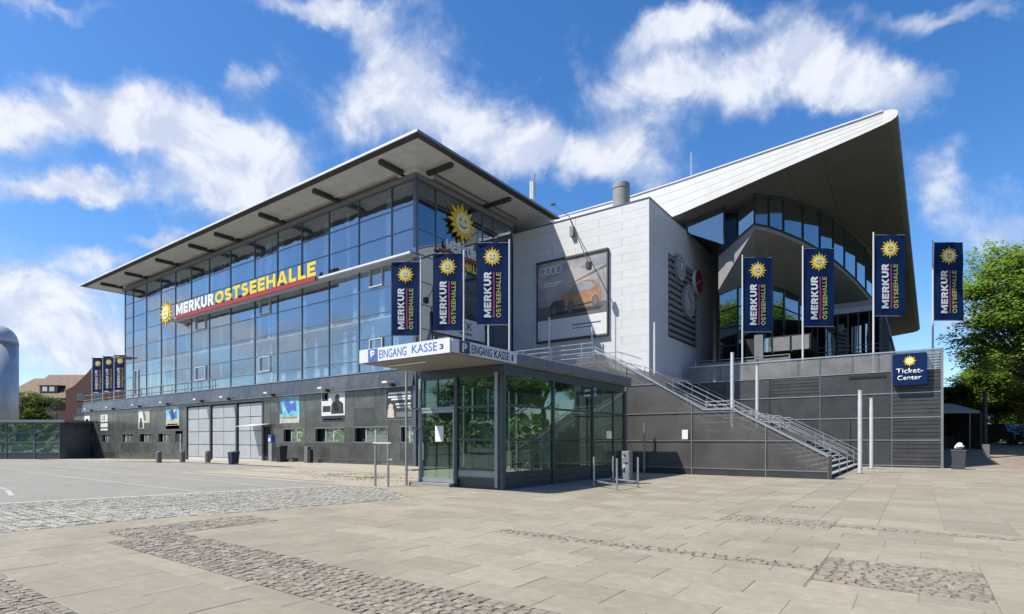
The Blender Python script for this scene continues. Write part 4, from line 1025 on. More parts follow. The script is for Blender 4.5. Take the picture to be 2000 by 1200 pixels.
ub.add(vv, [(i, n + i, n + i + 1, i + 1) for i in range(n - 1)]); ub.build('lip_underside', 'concrete', wg)
# entrance glazing under the lip
EG = [(p[0], p[1], p[2]) for p in inner[:9]]
for a, b in zip(EG[:-1], EG[1:]):
    for k in range(5):
        f0, f1 = k / 5, (k + 1) / 5
        quadpane('entrance_pane', a, b, 6 + (a[2] - 6) * f0, 6 + (b[2] - 6) * f0, 6 + (a[2] - 6) * f1, 6 + (b[2] - 6) * f1, 'wing_glass', inset=.06)
    MB().tube((b[0], b[1] - .03, 5.7), (b[0], b[1] - .03, b[2]), .08, 6).build('glazing_bar', 'clad_frame', wg)
box('inner_core', (-13.95, 48.6, 5.72), (-9.5, 88, 17.0), 'interior_dark', wg); box('inner_core', (-9.3, 58, 5.72), (-6.5, 88, 15.0), 'interior_dark', wg)
box('column', (-9.9, 44.2, 5.72), (-9.3, 44.8, 9.4), 'steel_grey', wg)
# counter box with pale panels, beam and dark foyer to the right
box('counter_box', (-10.6, 44.5, 8.0), (-6.2, 47.5, 9.2), 'void', wg)
for k, m_ in enumerate(('yellow_panel', 'interior_wall', 'interior_wall')): box('counter_panel', (-9.9 + k * 1.25, 44.44, 8.1), (-8.8 + k * 1.25, 44.49, 9.1), 'tile_grey' if k else 'small_glass', wg)
box('foyer_roof', (-6.6, 49.2, 11.6), (-2.2, 84, 12.0), 'concrete', wg)
box('foyer_beam', (-6.7, 49.1, 11.2), (-2.15, 49.35, 11.58), 'steel_grey', wg)
box('foyer_floor', (-9.6, 47.6, 7.2), (-2.2, 84, 7.55), 'clad_frame', wg)
box('foyer_edge', (-9.6, 47.4, 7.35), (-2.15, 47.58, 7.6), 'steel_grey', wg)
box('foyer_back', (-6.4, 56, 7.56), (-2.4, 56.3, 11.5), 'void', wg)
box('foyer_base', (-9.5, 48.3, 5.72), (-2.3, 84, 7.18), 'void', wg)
for k in range(7):
    x = -6.4 + k * .68
    MB().tube((x, 49.3, 7.56), (x, 49.3, 11.2), .05, 6).build('foyer_post', 'clad_frame', wg)
for z in (8.0, 8.4, 8.75): MB().tube((-6.5, 49.3, z), (-2.2, 49.3, z), .03, 6).build('foyer_rail', 'tile_grey', wg)
for k in range(4): quadpane('foyer_pane', (-6.3 + k * .95, 52.6 - k * .3), (-5.45 + k * .95, 52.4 - k * .3), 7.6, 7.6, 11.0, 11.0, 'wing_glass')
for k in range(9): MB().box((-2.3, 49.3 + k * 1.6, 7.56), (-2.2, 49.4 + k * 1.6, 11.6)).build('side_post', 'clad_frame', wg)
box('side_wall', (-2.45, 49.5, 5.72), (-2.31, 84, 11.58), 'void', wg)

# ------------------------------------------------------------------ podium and its panelled walls
PT = 5.7
pod = thing('podium', 'raised terrace with dark panelled walls and a mesh parapet, behind the stairs', 'terrace', (-5, 40.1, 0))
YP = 40.1
core = MB(); core.box((-14.7, YP + .12, -.3), (1.0, 90, PT)); core.build('core', 'clad_frame', pod)
core = MB(); core.box((XR + .2, 26.35, -.3), (-14.9, YP + .1, PT - .01)); core.build('core', 'concrete_floor', pod)
cols_ = [-13.43, -8.76, -5.06, -3.31 - 0, -1.3, 1.04]
cols_ = [-13.43, -10.9, -8.0, -5.06, -1.3, 1.04]
zr = [.1, 1.6, 2.93, 4.37, 5.68]
for i in range(len(cols_) - 1):
    for j in range(len(zr) - 1):
        a, b = cols_[i], cols_[i + 1]
        if i == 3 and j < 2:
            for (aa, bb) in ((-5.06, -3.4), (-3.4, -1.3)): box('wall_panel', (aa + .02, YP - .02, zr[j] + .02), (bb - .02, YP + .03, zr[j + 1] - .02), 'clad_podium', pod)
            continue
        if i == 4 or (i == 2 and j > 2):      # ribbed lamella fields
            n = 6
            for k in range(n):
                z0 = zr[j] + (zr[j + 1] - zr[j]) * k / n; z1 = zr[j] + (zr[j + 1] - zr[j]) * (k + 1) / n
                box('lamella', (a + .02, YP - .03, z0 + .015), (b - .02, YP + .03, z1 - .012), 'clad_podium', pod)
        else: box('wall_panel', (a + .02, YP - .02, zr[j] + .02), (b - .02, YP + .03, zr[j + 1] - .02), 'clad_podium', pod)
for z in zr: box('wall_rail', (-13.43, YP - .06, z - .022), (1.06, YP - .035, z + .022), 'steel_light', pod)
for x in (-13.43, -8.76, -5.06, -1.3): box('wall_rail', (x - .018, YP - .062, .0), (x + .018, YP - .037, 6.8), 'steel_grey', pod)
box('corner_post', (1.0, YP - .12, -.1), (1.12, YP + .05, 6.8), 'steel_grey', pod)
pcs = [-13.43, -11.2, -8.76, -6.3, -5.06, -3.3, -1.96, -1.3, 1.04]
for a, b in zip(pcs[:-1], pcs[1:]):
    box('parapet_panel', (a + .04, YP - .02, 5.72), (b - .04, YP + .0, 6.76), 'parapet_mesh', pod)
    MB().tube((a, YP + .03, 5.7), (a, YP + .03, 6.78), .03, 6).build('parapet_post', 'steel_grey', pod)
box('top_rail', (-13.5, YP - .06, 6.78), (1.1, YP + .06, 6.86), 'steel_light', pod)
MB().tube((1.04, YP, 6.82), (1.04, 88, 6.82), .04, 8).build('side_rail', 'steel_grey', pod)
for k in range(6): box('louvre_bar', (-.1, YP - .055, 5.75 + k * .16), (.98, YP - .035, 5.80 + k * .16), 'steel_light', pod)
box('side_face', (1.005, YP + .1, -.2), (1.04, 90, 6.7), 'clad_podium', pod)
box('drain_slot', (-3.5, YP - .08, 5.38), (-1.6, YP - .064, 5.52), 'void', pod)
box('inner_barrier', (-13.4, 41.4, 5.75), (-13.36, 41.44, 7.6), 'steel_light', pod)
MB().path([(-13.3, 41.2, 5.7), (-13.3, 41.2, 7.35), (-7.0, 41.2, 7.35), (-7.0, 41.2, 5.7)], .035).build('inner_rail', 'steel_light', pod)
box('inner_mesh', (-13.25, 41.2, 6.0), (-7.05, 41.22, 7.2), 'parapet_mesh', pod)
# near wall of the stairs: perforated sheets up to the sloping rail
YN = 26.0
st_ = thing('staircase', 'broad outdoor staircase with steel handrails climbing from the plaza to the podium', 'stairs', (-3, YN, 0))
RS, TR = .175, .317
xs0 = -2.95
steps = []
x = xs0; z = 0.0
for k in range(12): steps.append((x, z + RS)); x -= TR; z += RS
land_x, land_z = x, z           # about -6.75, 2.1
x = -8.02
n2_ = 20; RS2 = (PT - land_z) / n2_
for k in range(n2_): steps.append((x, land_z + RS2 * (k + 1))); x -= .33
top_x = x
for (sx, sz) in steps:
    tr_ = TR + .02
    MB().box((sx - tr_ - .02, YN + .32, sz - .045), (sx, YP - .12, sz)).build('tread', 'concrete_floor', st_)
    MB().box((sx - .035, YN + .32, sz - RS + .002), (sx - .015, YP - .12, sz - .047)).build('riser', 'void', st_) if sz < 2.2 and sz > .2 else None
    MB().box((sx - .03, YN + .31, sz + .001), (sx + .005, YP - .12, sz + .008)).build('nosing', 'alu_pale', st_)
box('landing', (-8.05, YN + .32, land_z - .12), (land_x + .02, YP - .12, land_z), 'concrete_floor', st_)
box('top_landing', (-14.9, YN + .32, PT - .15), (top_x + .02, YP - .0, PT), 'concrete_floor', st_)
for yy in (YN + .5, 31.5, 36.0):
    MB().prism([(xs0 + .0, yy, -.05), (land_x, yy, land_z - .35), (-8.0, yy, land_z - .35), (top_x, yy, PT - .45), (top_x, yy, PT - .1), (-8.1, yy, land_z - .02), (land_x - .1, yy, land_z - .02), (xs0 - .1, yy, .1)], (0, .12, 0)).build('stringer', 'tile_grey', st_)
def zrail(x):    # level of the near parapet cap
    return float(np.interp(x, [-14.7, -12.5, -8.02, -6.75, -2.95], [PT + 1.05, 5.72, 3.02, 3.02, .93]))
capx = [-2.95, -6.75, -8.02, -12.5, -13.6]
cap = MB()
for a, b in zip(capx[:-1], capx[1:]): cap.prism([(a, YN - .06, zrail(a) - .05), (b, YN - .06, zrail(b) - .05), (b, YN - .06, zrail(b) + .04), (a, YN - .06, zrail(a) + .04)], (0, .12, 0))
cap.build('parapet_cap', 'steel_light', st_)
# perforated sheets between posts
vx = [-2.95, -5.35, -8.55, -11.75]
zl = [.30, 2.42]
cols2 = [(-2.95, -5.35), (-5.35, -8.55), (-8.55, -11.85), (-11.85, -14.7)]
for (a, b) in cols2:
    edges = [a] + [x for x in (-6.75, -8.02, -12.5, -13.6) if b < x < a] + [b]
    def strip(zlo, zhi, nm='mesh_sheet', m='perforated'):
        top = [(x, min(zhi, (zrail(x) if x > -13.6 else PT + .5) - .06)) for x in edges]
        # add crossing point with the zhi level
        pts = []
        for (p, q) in zip(edges[:-1], edges[1:]):
            zp, zq = (zrail(p) if p > -13.6 else PT + .5) - .06, (zrail(q) if q > -13.6 else PT + .5) - .06
            pts.append((p, min(zhi, zp)))
            if (zp - zhi) * (zq - zhi) < 0: t = (zhi - zp) / (zq - zp); pts.append((p + (q - p) * t, zhi))
        q = edges[-1]; pts.append((q, min(zhi, (zrail(q) if q > -13.6 else PT + .5) - .06)))
        pts = [(x, max(z, zlo)) for x, z in pts]
        if max(z for x, z in pts) - zlo < .05: return
        s0, s1 = pts[0][0] - .02, pts[-1][0] + .02
        pts[0] = (s0, pts[0][1]); pts[-1] = (s1, pts[-1][1])
        MB().prism([(s1, YN - .01, zlo), (s0, YN - .01, zlo)] + [(x, YN - .01, z) for x, z in pts], (0, .02, 0)).build(nm, m, st_)
    strip(.33, 1.55); strip(1.59, 2.86 if a < -5 else 2.86); strip(2.90, 4.3); strip(4.34, 5.9)
    box('base_panel', (b + .02, YN - .03, -.2), (a - .02, YN + .25, .29), 'clad_podium', st_)
wallback = MB(); wallback.box((-14.88, YN + .36, 0), (-12.6, YN + .5, PT - .2))
for z in (.31, 1.57, 2.88, 4.32):
    xr_ = -2.95
    while zrail(xr_) - .1 < z and xr_ > -14: xr_ -= .05
    box('mesh_rail', (-14.7, YN - .05, z - .02), (xr_, YN - .02, z + .02), 'steel_grey', st_)
for x in (-2.98, -5.35, -8.55, -11.85):
    box('mesh_post', (x - .02, YN - .055, -.05), (x + .02, YN + .02, zrail(x) - .05), 'steel_grey', st_)
box('end_post', (-2.98, YN - .08, -.05), (-2.88, YN + .2, .95), 'clad_frame', st_)
# continuing wall left of the stairs, behind the kiosk
for k in range(4):
    a = -14.72 - k * 2.55
    for (z0, z1) in ((-.1, 1.55), (1.59, 2.86), (2.9, 4.3), (4.34, 5.66)):
        box('wall_panel', (a - 2.53, YN + .24, z0), (a, YN + .3, z1), 'clad_podium', pod)
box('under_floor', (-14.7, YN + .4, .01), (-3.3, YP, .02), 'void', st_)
def handrail(y, bars, h=.95, parts=((-2.95, -6.75), (-8.02, -13.8)), r=.026, post=True):
    g = MB()
    def zs(x): return float(np.interp(x, [-14.3, -8.02, -6.75, -2.95], [PT - .2, land_z, land_z, .05]))
    for dz in bars:
        for (a, b) in parts:
            g.tube((a, y, zs(a) + dz), (b, y, zs(b) + dz), r, 6)
        if parts[0][1] == -6.75: g.tube((-6.75, y, land_z + dz), (-8.02, y, land_z + dz), r, 6)
    g.build('handrail', 'steel_light', st_)
    if post:
        for x in (-2.95, -4.85, -6.75, -8.02, -10.0, -12.0, -13.8):
            MB().tube((x, y, zs(x) - .1), (x, y, zs(x) + max(bars)), .024, 6).build('rail_post', 'steel_light', st_)
handrail(YN + .34, (1.28, 1.12), r=.022)
handrail(YN + .6, (.92, .62, .32), r=.022, post=False)
handrail(29.6, (.95, .62)); handrail(33.0, (.95, .62)); handrail(36.5, (.95, .62)); handrail(YP - .25, (.95, .65, .35))
# rail round the upper landing behind the kiosk
ur = thing('landing_railing', 'steel railing along the upper landing between the kiosk roof and the white annex', 'railing', (-18, 26.3, PT))
for k in range(6): MB().tube((-14.6 - k * 1.9, 26.4, PT), (-14.6 - k * 1.9, 26.4, PT + 1.05), .028, 6).build('post', 'steel_light', ur)
for z in (.3, .55, .8, 1.05): MB().tube((-13.9, 26.4, PT + z), (-24.5, 26.4, PT + z), .022, 6).build('rail', 'steel_light', ur)
for z in (.55, 1.05): MB().path([(-14.2, 33.4, PT + z), (-14.2, 30.0, PT + z), (-19.5, 30.0, PT + z)], .024).build('rail', 'steel_light', ur)

# ------------------------------------------------------------------ slim light posts
def post(x, y, z0, z1, label, r=.095, grp='slim pale light posts by the stairs'):
    t = thing('light_post', label, 'post', (x, y, z0), grp)
    MB().lathe([(r, 0), (r, z1 - z0 - .5)], (x, y, z0), 14).build('shaft', 'alu_pale', t, smooth=False)
    MB().lathe([(r * .9, 0), (r * .9, .44), (r, .45), (r, .5)], (x, y, z1 - .5), 14).build('head', 'alu_pale', t, smooth=False)
    MB().lathe([(r + .05, 0), (r + .05, .03)], (x, y, z0), 14).build('foot_plate', 'steel_grey', t)
post(-2.29, 31.58, 0, 4.0, 'nearer of the two light posts on the plaza at the stair foot')
post(-2.15, 37.03, 0, 3.95, 'farther of the two light posts on the plaza at the stair foot')
post(-8.1, 31.2, land_z, land_z + 4.2, 'light post on the mid landing, nearer the plaza edge')
post(-8.1, 36.9, land_z, land_z + 4.1, 'light post on the mid landing, nearer the podium wall')
post(-15.0, 36.9 - 3.3, PT, 9.1, 'light post at the corner of the white annex, top of the stairs', .08) if False else post(*[*(onX(1278.5, 700, -13.6)[:2])], PT, 9.1, 'light post beside the corner of the white annex, top of the stairs', .08)
post(-15.0, 31.3, PT, 9.1, 'tall light post in front of the white annex, right of the car poster', .06)
post(-17.75, 33.5, PT, 9.2, 'light post in front of the right part of the car poster', .06)
post(-19.75, 31.3, PT, 9.7, 'light post in front of the left part of the car poster', .06)
post(-22.4, 33.5, PT, 9.2, 'short looking light post left of the car poster, nearest the glass hall', .05)

# ------------------------------------------------------------------ banners
def flagpole(top_z, fw, fh, side, base_z):
    """built at the origin, pole along z, banner to one side in the xz plane facing -y"""
    t = thing('flagpole', None, 'flag')
    hh = top_z - base_z
    MB().lathe([(.065, 0), (.045, hh), (.02, hh + .05)], (0, 0, 0), 12).build('pole', 'alu_pale', t, smooth=False)
    MB().lathe([(.11, 0), (.11, .06)], (0, 0, 0), 12).build('pole_foot', 'steel_grey', t)
    x0, x1 = (.08, .08 + fw) if side > 0 else (-.08 - fw, -.08)
    z1 = hh - .12; z0 = z1 - fh
    # cloth with a faint billow
    nx, nz = 12, 30; v = []; f = []
    for j in range(nz + 1):
        for i in range(nx + 1):
            u = i / nx; v.append((x0 + fw * u, -.0 + 0.0 * j, z0 + fh * j / nz))
    f = [(j * (nx + 1) + i, j * (nx + 1) + i + 1, (j + 1) * (nx + 1) + i + 1, (j + 1) * (nx + 1) + i) for j in range(nz) for i in range(nx)]
    n = len(v); v2 = [(a, b + .012, c) for a, b, c in v]
    cl = MB().add(v + v2, f + [tuple(i + n for i in q)[::-1] for q in f]).build('banner', 'banner_navy', t, fix=False)
    for zz in (z0 + .01, z1 - .01): MB().tube((0, 0, zz), (x0 if side < 0 else x1, 0, zz), .02, 6).build('banner_rod', 'steel_light', t)
    ax, az_ = (1, 0, 0), (0, 0, 1)
    star('sun_emblem', (x0 + fw * .5, -.014, z1 - fh * .172), ax, az_, fw * .325, cl, ext=.004, level=2, face=True)
    block_text('lettering', 'MERKUR', 'text_white', cl, (x0 + fw * .46, -.016, z0 + fh * .095), (0, 0, 1), (-1, 0, 0), fh * .545, fw * .23, .003, .25)
    block_text('lettering', 'OSTSEEHALLE', 'text_lime', cl, (x0 + fw * .77, -.016, z0 + fh * .095), (0, 0, 1), (-1, 0, 0), fh * .545, fw * .145, .003, .17)
    sm = MB()
    for q in range(20): sm.box((x0 + fw * .52, -.019, z0 + fh * (.095 + .545 * q / 20)), (x0 + fw * .575, -.012, z0 + fh * (.095 + .545 * (q + 1) / 20)))
    sm.build('stripe', 'stripe_plum', cl)
    ph = top_z * 3.1
    def rip(x, z): return .030 * math.sin(1.9 * z + 1.4 * x + ph) * min(1, abs(x) * 1.2) + .016 * math.sin(4.3 * x - .9 * z + ph)
    for ob in [cl] + [c for c in cl.children_recursive]:
        if ob.data is None or ob.data.get('rip'): continue
        ob.data = ob.data.copy()
        for v_ in ob.data.vertices: v_.co.y += rip(v_.co.x + ob.location.x, v_.co.z + ob.location.z)
    return t
def put_flag(src, px, py_top, d, base_z, label, group, yaw=0.0):
    if src.get('used'):
        o = src.copy(); COL.objects.link(o)
        for c in src.children:
            k = c.copy(); COL.objects.link(k); k.parent = o
            for g in c.children: e = g.copy(); COL.objects.link(e); e.parent = k
    else: o = src
    src['used'] = 1
    p = PD(px, py_top, d); o.location = (p[0], p[1], base_z); o.rotation_euler = (0, 0, math.atan2(S_, C_) + yaw)
    o['label'] = label; o['group'] = group; o['category'] = 'flag'; USED.append(o); return o
USED = []
A = flagpole(14.2, 1.93, 5.1, 1, PT)
G1 = 'navy banners above the podium parapet'
put_flag(A, 1450, 500, 38.2, PT, 'navy sun banner closest to the white annex, leftmost of the four above the podium', G1)
put_flag(A, 1568, 480, 36.4, PT, 'navy sun banner hanging in front of the curved concrete lip, second above the podium', G1)
B_ = flagpole(14.35, 1.85, 5.0, 1, PT)
put_flag(B_, 1706, 453, 34.4, PT, 'navy sun banner directly left of the Ticket-Center sign, its top highest of the four', G1)
put_flag(B_, 1822, 470, 35.7, PT, 'navy sun banner against open sky, rightmost, above the Ticket-Center sign', G1)
Cc = flagpole(12.25, 1.66, 4.4, -1, 0.0)
G2 = 'navy banners between the kiosk roof and the glass hall'
put_flag(Cc, 822, 509, 33.0, 0, 'navy sun banner at the hall corner above KASSE 3, lowest of the front three', G2)
put_flag(Cc, 906, 490, 31.5, 0, 'navy sun banner covering the pale ICK board, middle of the front three', G2)
put_flag(Cc, 995, 467, 29.8, 0, 'navy sun banner next to the white annex, largest of the front three', G2)
Dd = flagpole(12.3, 1.36, 4.5, 1, 5.9)
G3 = 'navy banners on the low roof at the far left'
put_flag(Dd, 180, 694, 72, 5.95, 'small navy banner farthest left, over the low end of the hall', G3)
put_flag(Dd, 201, 681, 71, 6.0, 'small navy banner in the middle of the far left trio', G3)
put_flag(Dd, 223, 676, 70, 6.0, 'small navy banner of the far left trio that touches the glass front', G3)
for o in USED:
    if 'used' in o: del o['used']
ep = thing('bare_pole', 'bare pale pole without a flag between the front banners', 'pole', PD(954, 900, 31.5)[:2] + (0,), None)
q = PD(954, 600, 31.5); MB().tube((q[0], q[1], 0), (q[0], q[1], 9.3), .05, 8).build('shaft', 'alu_pale', ep)

# ticket sign on the podium
ts = thing('ticket_sign', 'navy cushion shaped sign reading Ticket-Center on the dark podium wall', 'sign', (-.4, 39.6, 4.8))
x0, x1, z0, z1 = -1.26, .38, 4.78, 6.62
prof = []
for (cx, cz, a0) in ((x1 - .12, z1 - .12, 0), (x0 + .12, z1 - .12, 90), (x0 + .12, z0 + .12, 180), (x1 - .12, z0 + .12, 270)):
    for k in range(5): a = R(a0 + k * 22.5); prof.append((cx + .12 * math.cos(a), 39.62, cz + .12 * math.sin(a)))
MB().prism(prof, (0, .40, 0)).build('sign_box', 'banner_navy', ts)
star('sun_emblem', (-.44, 39.60, 6.17), ux, uz, .33, ts, ext=.015, face=False, level=1)
text_obj('lettering', 'Ticket-', 'text_white', ts, (-1.08, 39.60, 5.46), ux, uz, 1.28, .30, .008, .012)
text_obj('lettering', 'Center', 'text_white', ts, (-1.02, 39.60, 5.08), ux, uz, 1.14, .27, .008, .012)
for x in (-1.0, .1): MB().tube((x, 39.9, 6.4), (x, YP, 6.4), .03, 6).build('sign_bracket', 'steel_grey', ts)

# ------------------------------------------------------------------ kiosk
KX0, KX1, KY0, KY1 = -14.6, -10.8, 14.4, 23.5
kz = thing('kiosk', 'glass entrance kiosk with a projecting flat roof lettered EINGANG KASSE', 'kiosk', (-12.7, 19, 0))
# plinth
box('plinth', (KX0 + 1.75, KY0 + .04, -.05), (KX1 - .04, KY1, .30), 'kiosk_frame', kz)
box('door_step', (KX0 - .2, KY0 - .35, -.05), (KX0 + 1.74, KY0 + .4, .10), 'concrete', kz)
box('floor', (KX0, KY0 + .41, .0), (KX0 + 1.74, KY1, .11), 'concrete_floor', kz)
# front panes right of the door
fz = [.33, .62, 1.62, 2.72, 3.76]
for j in range(1, 4): box('pane', (KX0 + 1.80, KY0, fz[j] + .03), (KX1 - .12, KY0 + .02, fz[j + 1] - .03), 'kiosk_glass', kz)
box('base_panel', (KX0 + 1.80, KY0 - .01, fz[0] + .02), (KX1 - .12, KY0 + .03, fz[1] - .03), 'kiosk_pale', kz)
for z in fz: box('front_rail', (KX0 + 1.75, KY0 - .04, z - .035), (KX1 - .05, KY0 + .05, z + .035), 'kiosk_frame', kz)
for x in (KX0 + 1.77, KX1 - .06): box('front_post', (x - .06, KY0 - .07, .0), (x + .06, KY0 + .07, 3.8), 'kiosk_frame', kz)
box('corner_column', (KX1 - .30, KY0 - .12, .05), (KX1 - .18, KY0 - .05, 3.8), 'kiosk_pale', kz)
# door with transom light
dr = box('door', (KX0 + .02, KY0 - .02, .12), (KX0 + .12, KY0 + .06, 2.68), 'kiosk_pale', kz)
for (a, b) in (((KX0 + 1.60, .12), (KX0 + 1.70, 2.68)), ((KX0 + .12, 2.56), (KX0 + 1.60, 2.68)), ((KX0 + .12, .12), (KX0 + 1.60, .26))):
    box('door_rail', (a[0], KY0 - .02, a[1]), (b[0], KY0 + .06, b[1]), 'kiosk_pale', dr)
box('pane', (KX0 + .13, KY0 + .01, .27), (KX0 + 1.59, KY0 + .03, 2.55), 'kiosk_glass', dr); MB().tube((KX0 + .25, KY0 - .09, .9), (KX0 + .25, KY0 - .09, 1.5), .02, 8).build('handle', 'steel_light', dr)
box('pane', (KX0 + .05, KY0, 2.76), (KX0 + .85, KY0 + .02, 3.74), 'kiosk_glass', kz); box('pane', (KX0 + .91, KY0, 2.76), (KX0 + 1.70, KY0 + .02, 3.74), 'kiosk_glass', kz)
for z in (2.72, 3.76): box('front_rail', (KX0, KY0 - .04, z - .035), (KX0 + 1.74, KY0 + .05, z + .035), 'kiosk_pale' if z < 3 else 'kiosk_frame', kz)
box('front_post', (KX0 + .86, KY0 - .03, 2.76), (KX0 + .90, KY0 + .04, 3.73), 'kiosk_frame', kz)
# long side
SY = [14.40, 17.37, 20.42, 23.5]; sz_ = [.53, 1.62, 2.74, 3.78]
for i in range(3):
    for j in range(3):
        n = 1
        box('pane', (KX1 - .02, SY[i] + .09, sz_[j] + .04), (KX1, SY[i + 1] - .09, sz_[j + 1] - .04), 'kiosk_glass', kz)
    box('side_base', (KX1 - .06, SY[i] + .02, -.05), (KX1 - .01, SY[i + 1] - .02, .32), 'kiosk_frame', kz)
    box('side_panel', (KX1 - .05, SY[i] + .08, .34), (KX1, SY[i + 1] - .08, .50), 'kiosk_frame', kz)
for y in SY: box('side_post', (KX1 - .08, y - .055, .0), (KX1 + .05, y + .055, 3.8), 'kiosk_frame', kz)
box('side_post', (KX1 - .05, 22.3, .5), (KX1 + .03, 22.36, 3.8), 'kiosk_frame', kz)
for z in sz_: box('side_rail', (KX1 - .05, SY[0], z - .035), (KX1 + .035, SY[3], z + .035), 'kiosk_frame', kz)
# left side and rear
for j in range(3):
    for i in range(3): box('pane', (KX0, SY[i] + .09, sz_[j] + .04), (KX0 + .02, SY[i + 1] - .09, sz_[j + 1] - .04), 'kiosk_glass', kz)
for y in SY: box('side_post', (KX0 - .03, y - .05, .0), (KX0 + .07, y + .05, 3.8), 'kiosk_pale', kz)
for z in sz_: box('side_rail', (KX0 - .02, SY[0], z - .03), (KX0 + .06, SY[3], z + .03), 'kiosk_frame', kz)
for x in (KX0 + .05, -12.7, KX1 - .05): box('rear_post', (x - .05, KY1 - .05, .0), (x + .05, KY1 + .05, 3.8), 'kiosk_frame', kz)
for z in sz_: box('rear_rail', (KX0, KY1 - .04, z - .03), (KX1, KY1 + .04, z + .03), 'kiosk_frame', kz)
# free standing side pole with brackets
MB().tube((-14.83, KY0 - .45, 0), (-14.83, KY0 - .45, 4.05), .045, 8).build('side_pole', 'kiosk_pale', kz)
for z in (.5, 2.0, 2.7): box('pole_bracket', (-14.87, KY0 - .42, z), (-14.6, KY0 - .05, z + .05), 'kiosk_pale', kz)
# roof
RY0_, RY1_, RXa, RXb = 11.76, 23.95, -14.62, -10.72
box('roof_soffit', (RXa + .04, RY0_ + .05, 4.06), (RXb - .04, RY1_ - .04, 4.09), 'kiosk_soffit', kz)
box('roof_slab', (RXa, RY0_ + .03, 4.095), (RXb - .01, RY1_, 4.46), 'kiosk_roof', kz)
for k in range(5):
    y0 = 14.98 + k * 1.8; y1 = min(RY1_, y0 + 1.785)
    MB().prism([(RXb, y0, 4.07), (RXb + .05, y0, 4.15), (RXb + .05, y0, 4.44), (RXb, y0, 4.50)], (0, y1 - y0, 0)).build('fascia_panel', 'kiosk_roof', kz)
box('header_beam', (KX0 + .02, KY0 + .03, 3.80), (KX1 - .03, KY1, 4.05), 'kiosk_frame', kz)
box('front_header_rail', (KX0, KY0 - .05, 3.80), (KX1 + .03, KY0 + .02, 4.05), 'kiosk_frame', kz)  # frame-coloured rail in front of the header beam
# lettered bands
fb = box('front_sign_band', (RXa - .02, RY0_ - .04, 4.08), (RXb + .01, RY0_ + .02, 4.50), 'sign_white', kz)
x_ = RXa + .42
box('letter_field', (x_, RY0_ - .052, 4.10), (x_ + .44, RY0_ - .043, 4.48), 'sign_blue', fb)
text_obj('lettering', 'P', 'text_white', fb, (x_ + .12, RY0_ - .054, 4.15), ux, uz, .21, .28, .004, .04)
text_obj('lettering', 'EINGANG', 'sign_blue', fb, (x_ + .52, RY0_ - .042, 4.16), ux, uz, 1.22, .26, .004, .0)
text_obj('lettering', 'KASSE', 'sign_blue', fb, (x_ + 1.98, RY0_ - .042, 4.18), ux, uz, 1.02, .25, .004, .0)
text_obj('lettering', '3', 'sign_navy', fb, (x_ + 3.10, RY0_ - .042, 4.20), ux, uz, .16, .15, .004, .02)
sb = box('side_sign_band', (RXb + .0, RY0_ + .03, 4.10), (RXb + .055, 14.93, 4.48), 'sign_white', kz)
x_ = RXb + .056; uyv = (0, 1, 0)
box('letter_field', (x_, 12.08, 4.11), (x_ + .006, 12.54, 4.47), 'sign_navy', sb)
text_obj('lettering', 'P', 'text_white', sb, (x_ + .007, 12.2, 4.15), uyv, uz, .22, .27, .004, .04)
text_obj('lettering', 'EINGANG', 'sign_navy', sb, (x_, 12.62, 4.15), uyv, uz, .98, .26, .004, .012)
text_obj('lettering', 'KASSE', 'sign_navy', sb, (x_, 13.72, 4.15), uyv, uz, .78, .26, .004, .012)
text_obj('lettering', '1', 'sign_navy', sb, (x_, 14.62, 4.16), uyv, uz, .09, .2, .004, .02)
MB().tube((-14.0, 12.4, 4.03), (-12.3, 12.4, 4.03), .03, 8).build('strip_light', 'lamp_white', kz)
# inside the kiosk
tm = thing('ticket_machine', 'grey ticket machine with a blue top inside the kiosk, right of the door', 'machine', (-12.3, 15.1, .3))
box('cabinet', (-12.62, 15.0, .31), (-11.98, 15.4, 2.0), 'interior_wall', tm, .01); box('blue_top', (-12.64, 14.96, 2.02), (-11.96, 15.42, 2.32), 'sign_blue', tm, .01); box('side_cheek', (-12.70, 14.98, .31), (-12.64, 15.42, 2.0), 'sign_navy', tm)
box('screen', (-12.5, 14.985, 1.45), (-12.15, 14.998, 1.8), 'window_dark', tm); box('coin_slot', (-12.5, 14.985, 1.1), (-12.1, 14.998, 1.2), 'black_plastic', tm)
ib = thing('kiosk_barrier', 'dark railing round the stairwell inside the kiosk', 'railing', (-12.4, 19, .3))
for k in range(26): MB().tube((-11.7, 16.6 + k * .26, .3), (-11.7, 16.6 + k * .26, 1.28), .014, 5).build('baluster', 'kiosk_pale', ib)
for z in (.4, 1.3): MB().tube((-11.7, 16.4, z), (-11.7, 23.2, z), .025, 6).build('rail', 'kiosk_pale', ib)
MB().path([(-12.4, 15.6, 1.2), (-12.4, 17.6, .35)], .03).build('sloping_rail', 'black_plastic', ib)
yb_ = thing('yellow_board', 'pale yellow notice panel hanging inside the kiosk', 'board', (-12.4, 19.5, 2.2))
box('panel', (-13.5, 19.4, 2.3), (-12.1, 19.45, 3.5), 'yellow_panel', yb_)
lv = thing('lift_shaft', 'dark inner lift housing at the rear of the kiosk', 'housing', (-13.6, 22, .3)); 
box('housing', (-14.4, 21.2, .12), (-13.0, 23.3, 3.7), 'clad_frame', lv); box('lift_door', (-13.9, 21.17, .14), (-13.2, 21.19, 2.3), 'steel_grey', lv)
for k, (x, y) in enumerate(((-13.2, 17.4), (-13.2, 20.4))):
    t = thing('inner_column', ('pale round column inside the kiosk near its door', 'pale round column deeper inside the kiosk beside the lift housing')[k], 'column', (x, y, .1), 'pale columns inside the kiosk')
    MB().tube((x, y, .1), (x, y, 3.79), .09, 12).build('shaft', 'interior_white', t); MB().tube((x, y, .1), (x, y, .16), .15, 12).build('foot_plate', 'steel_grey', t)
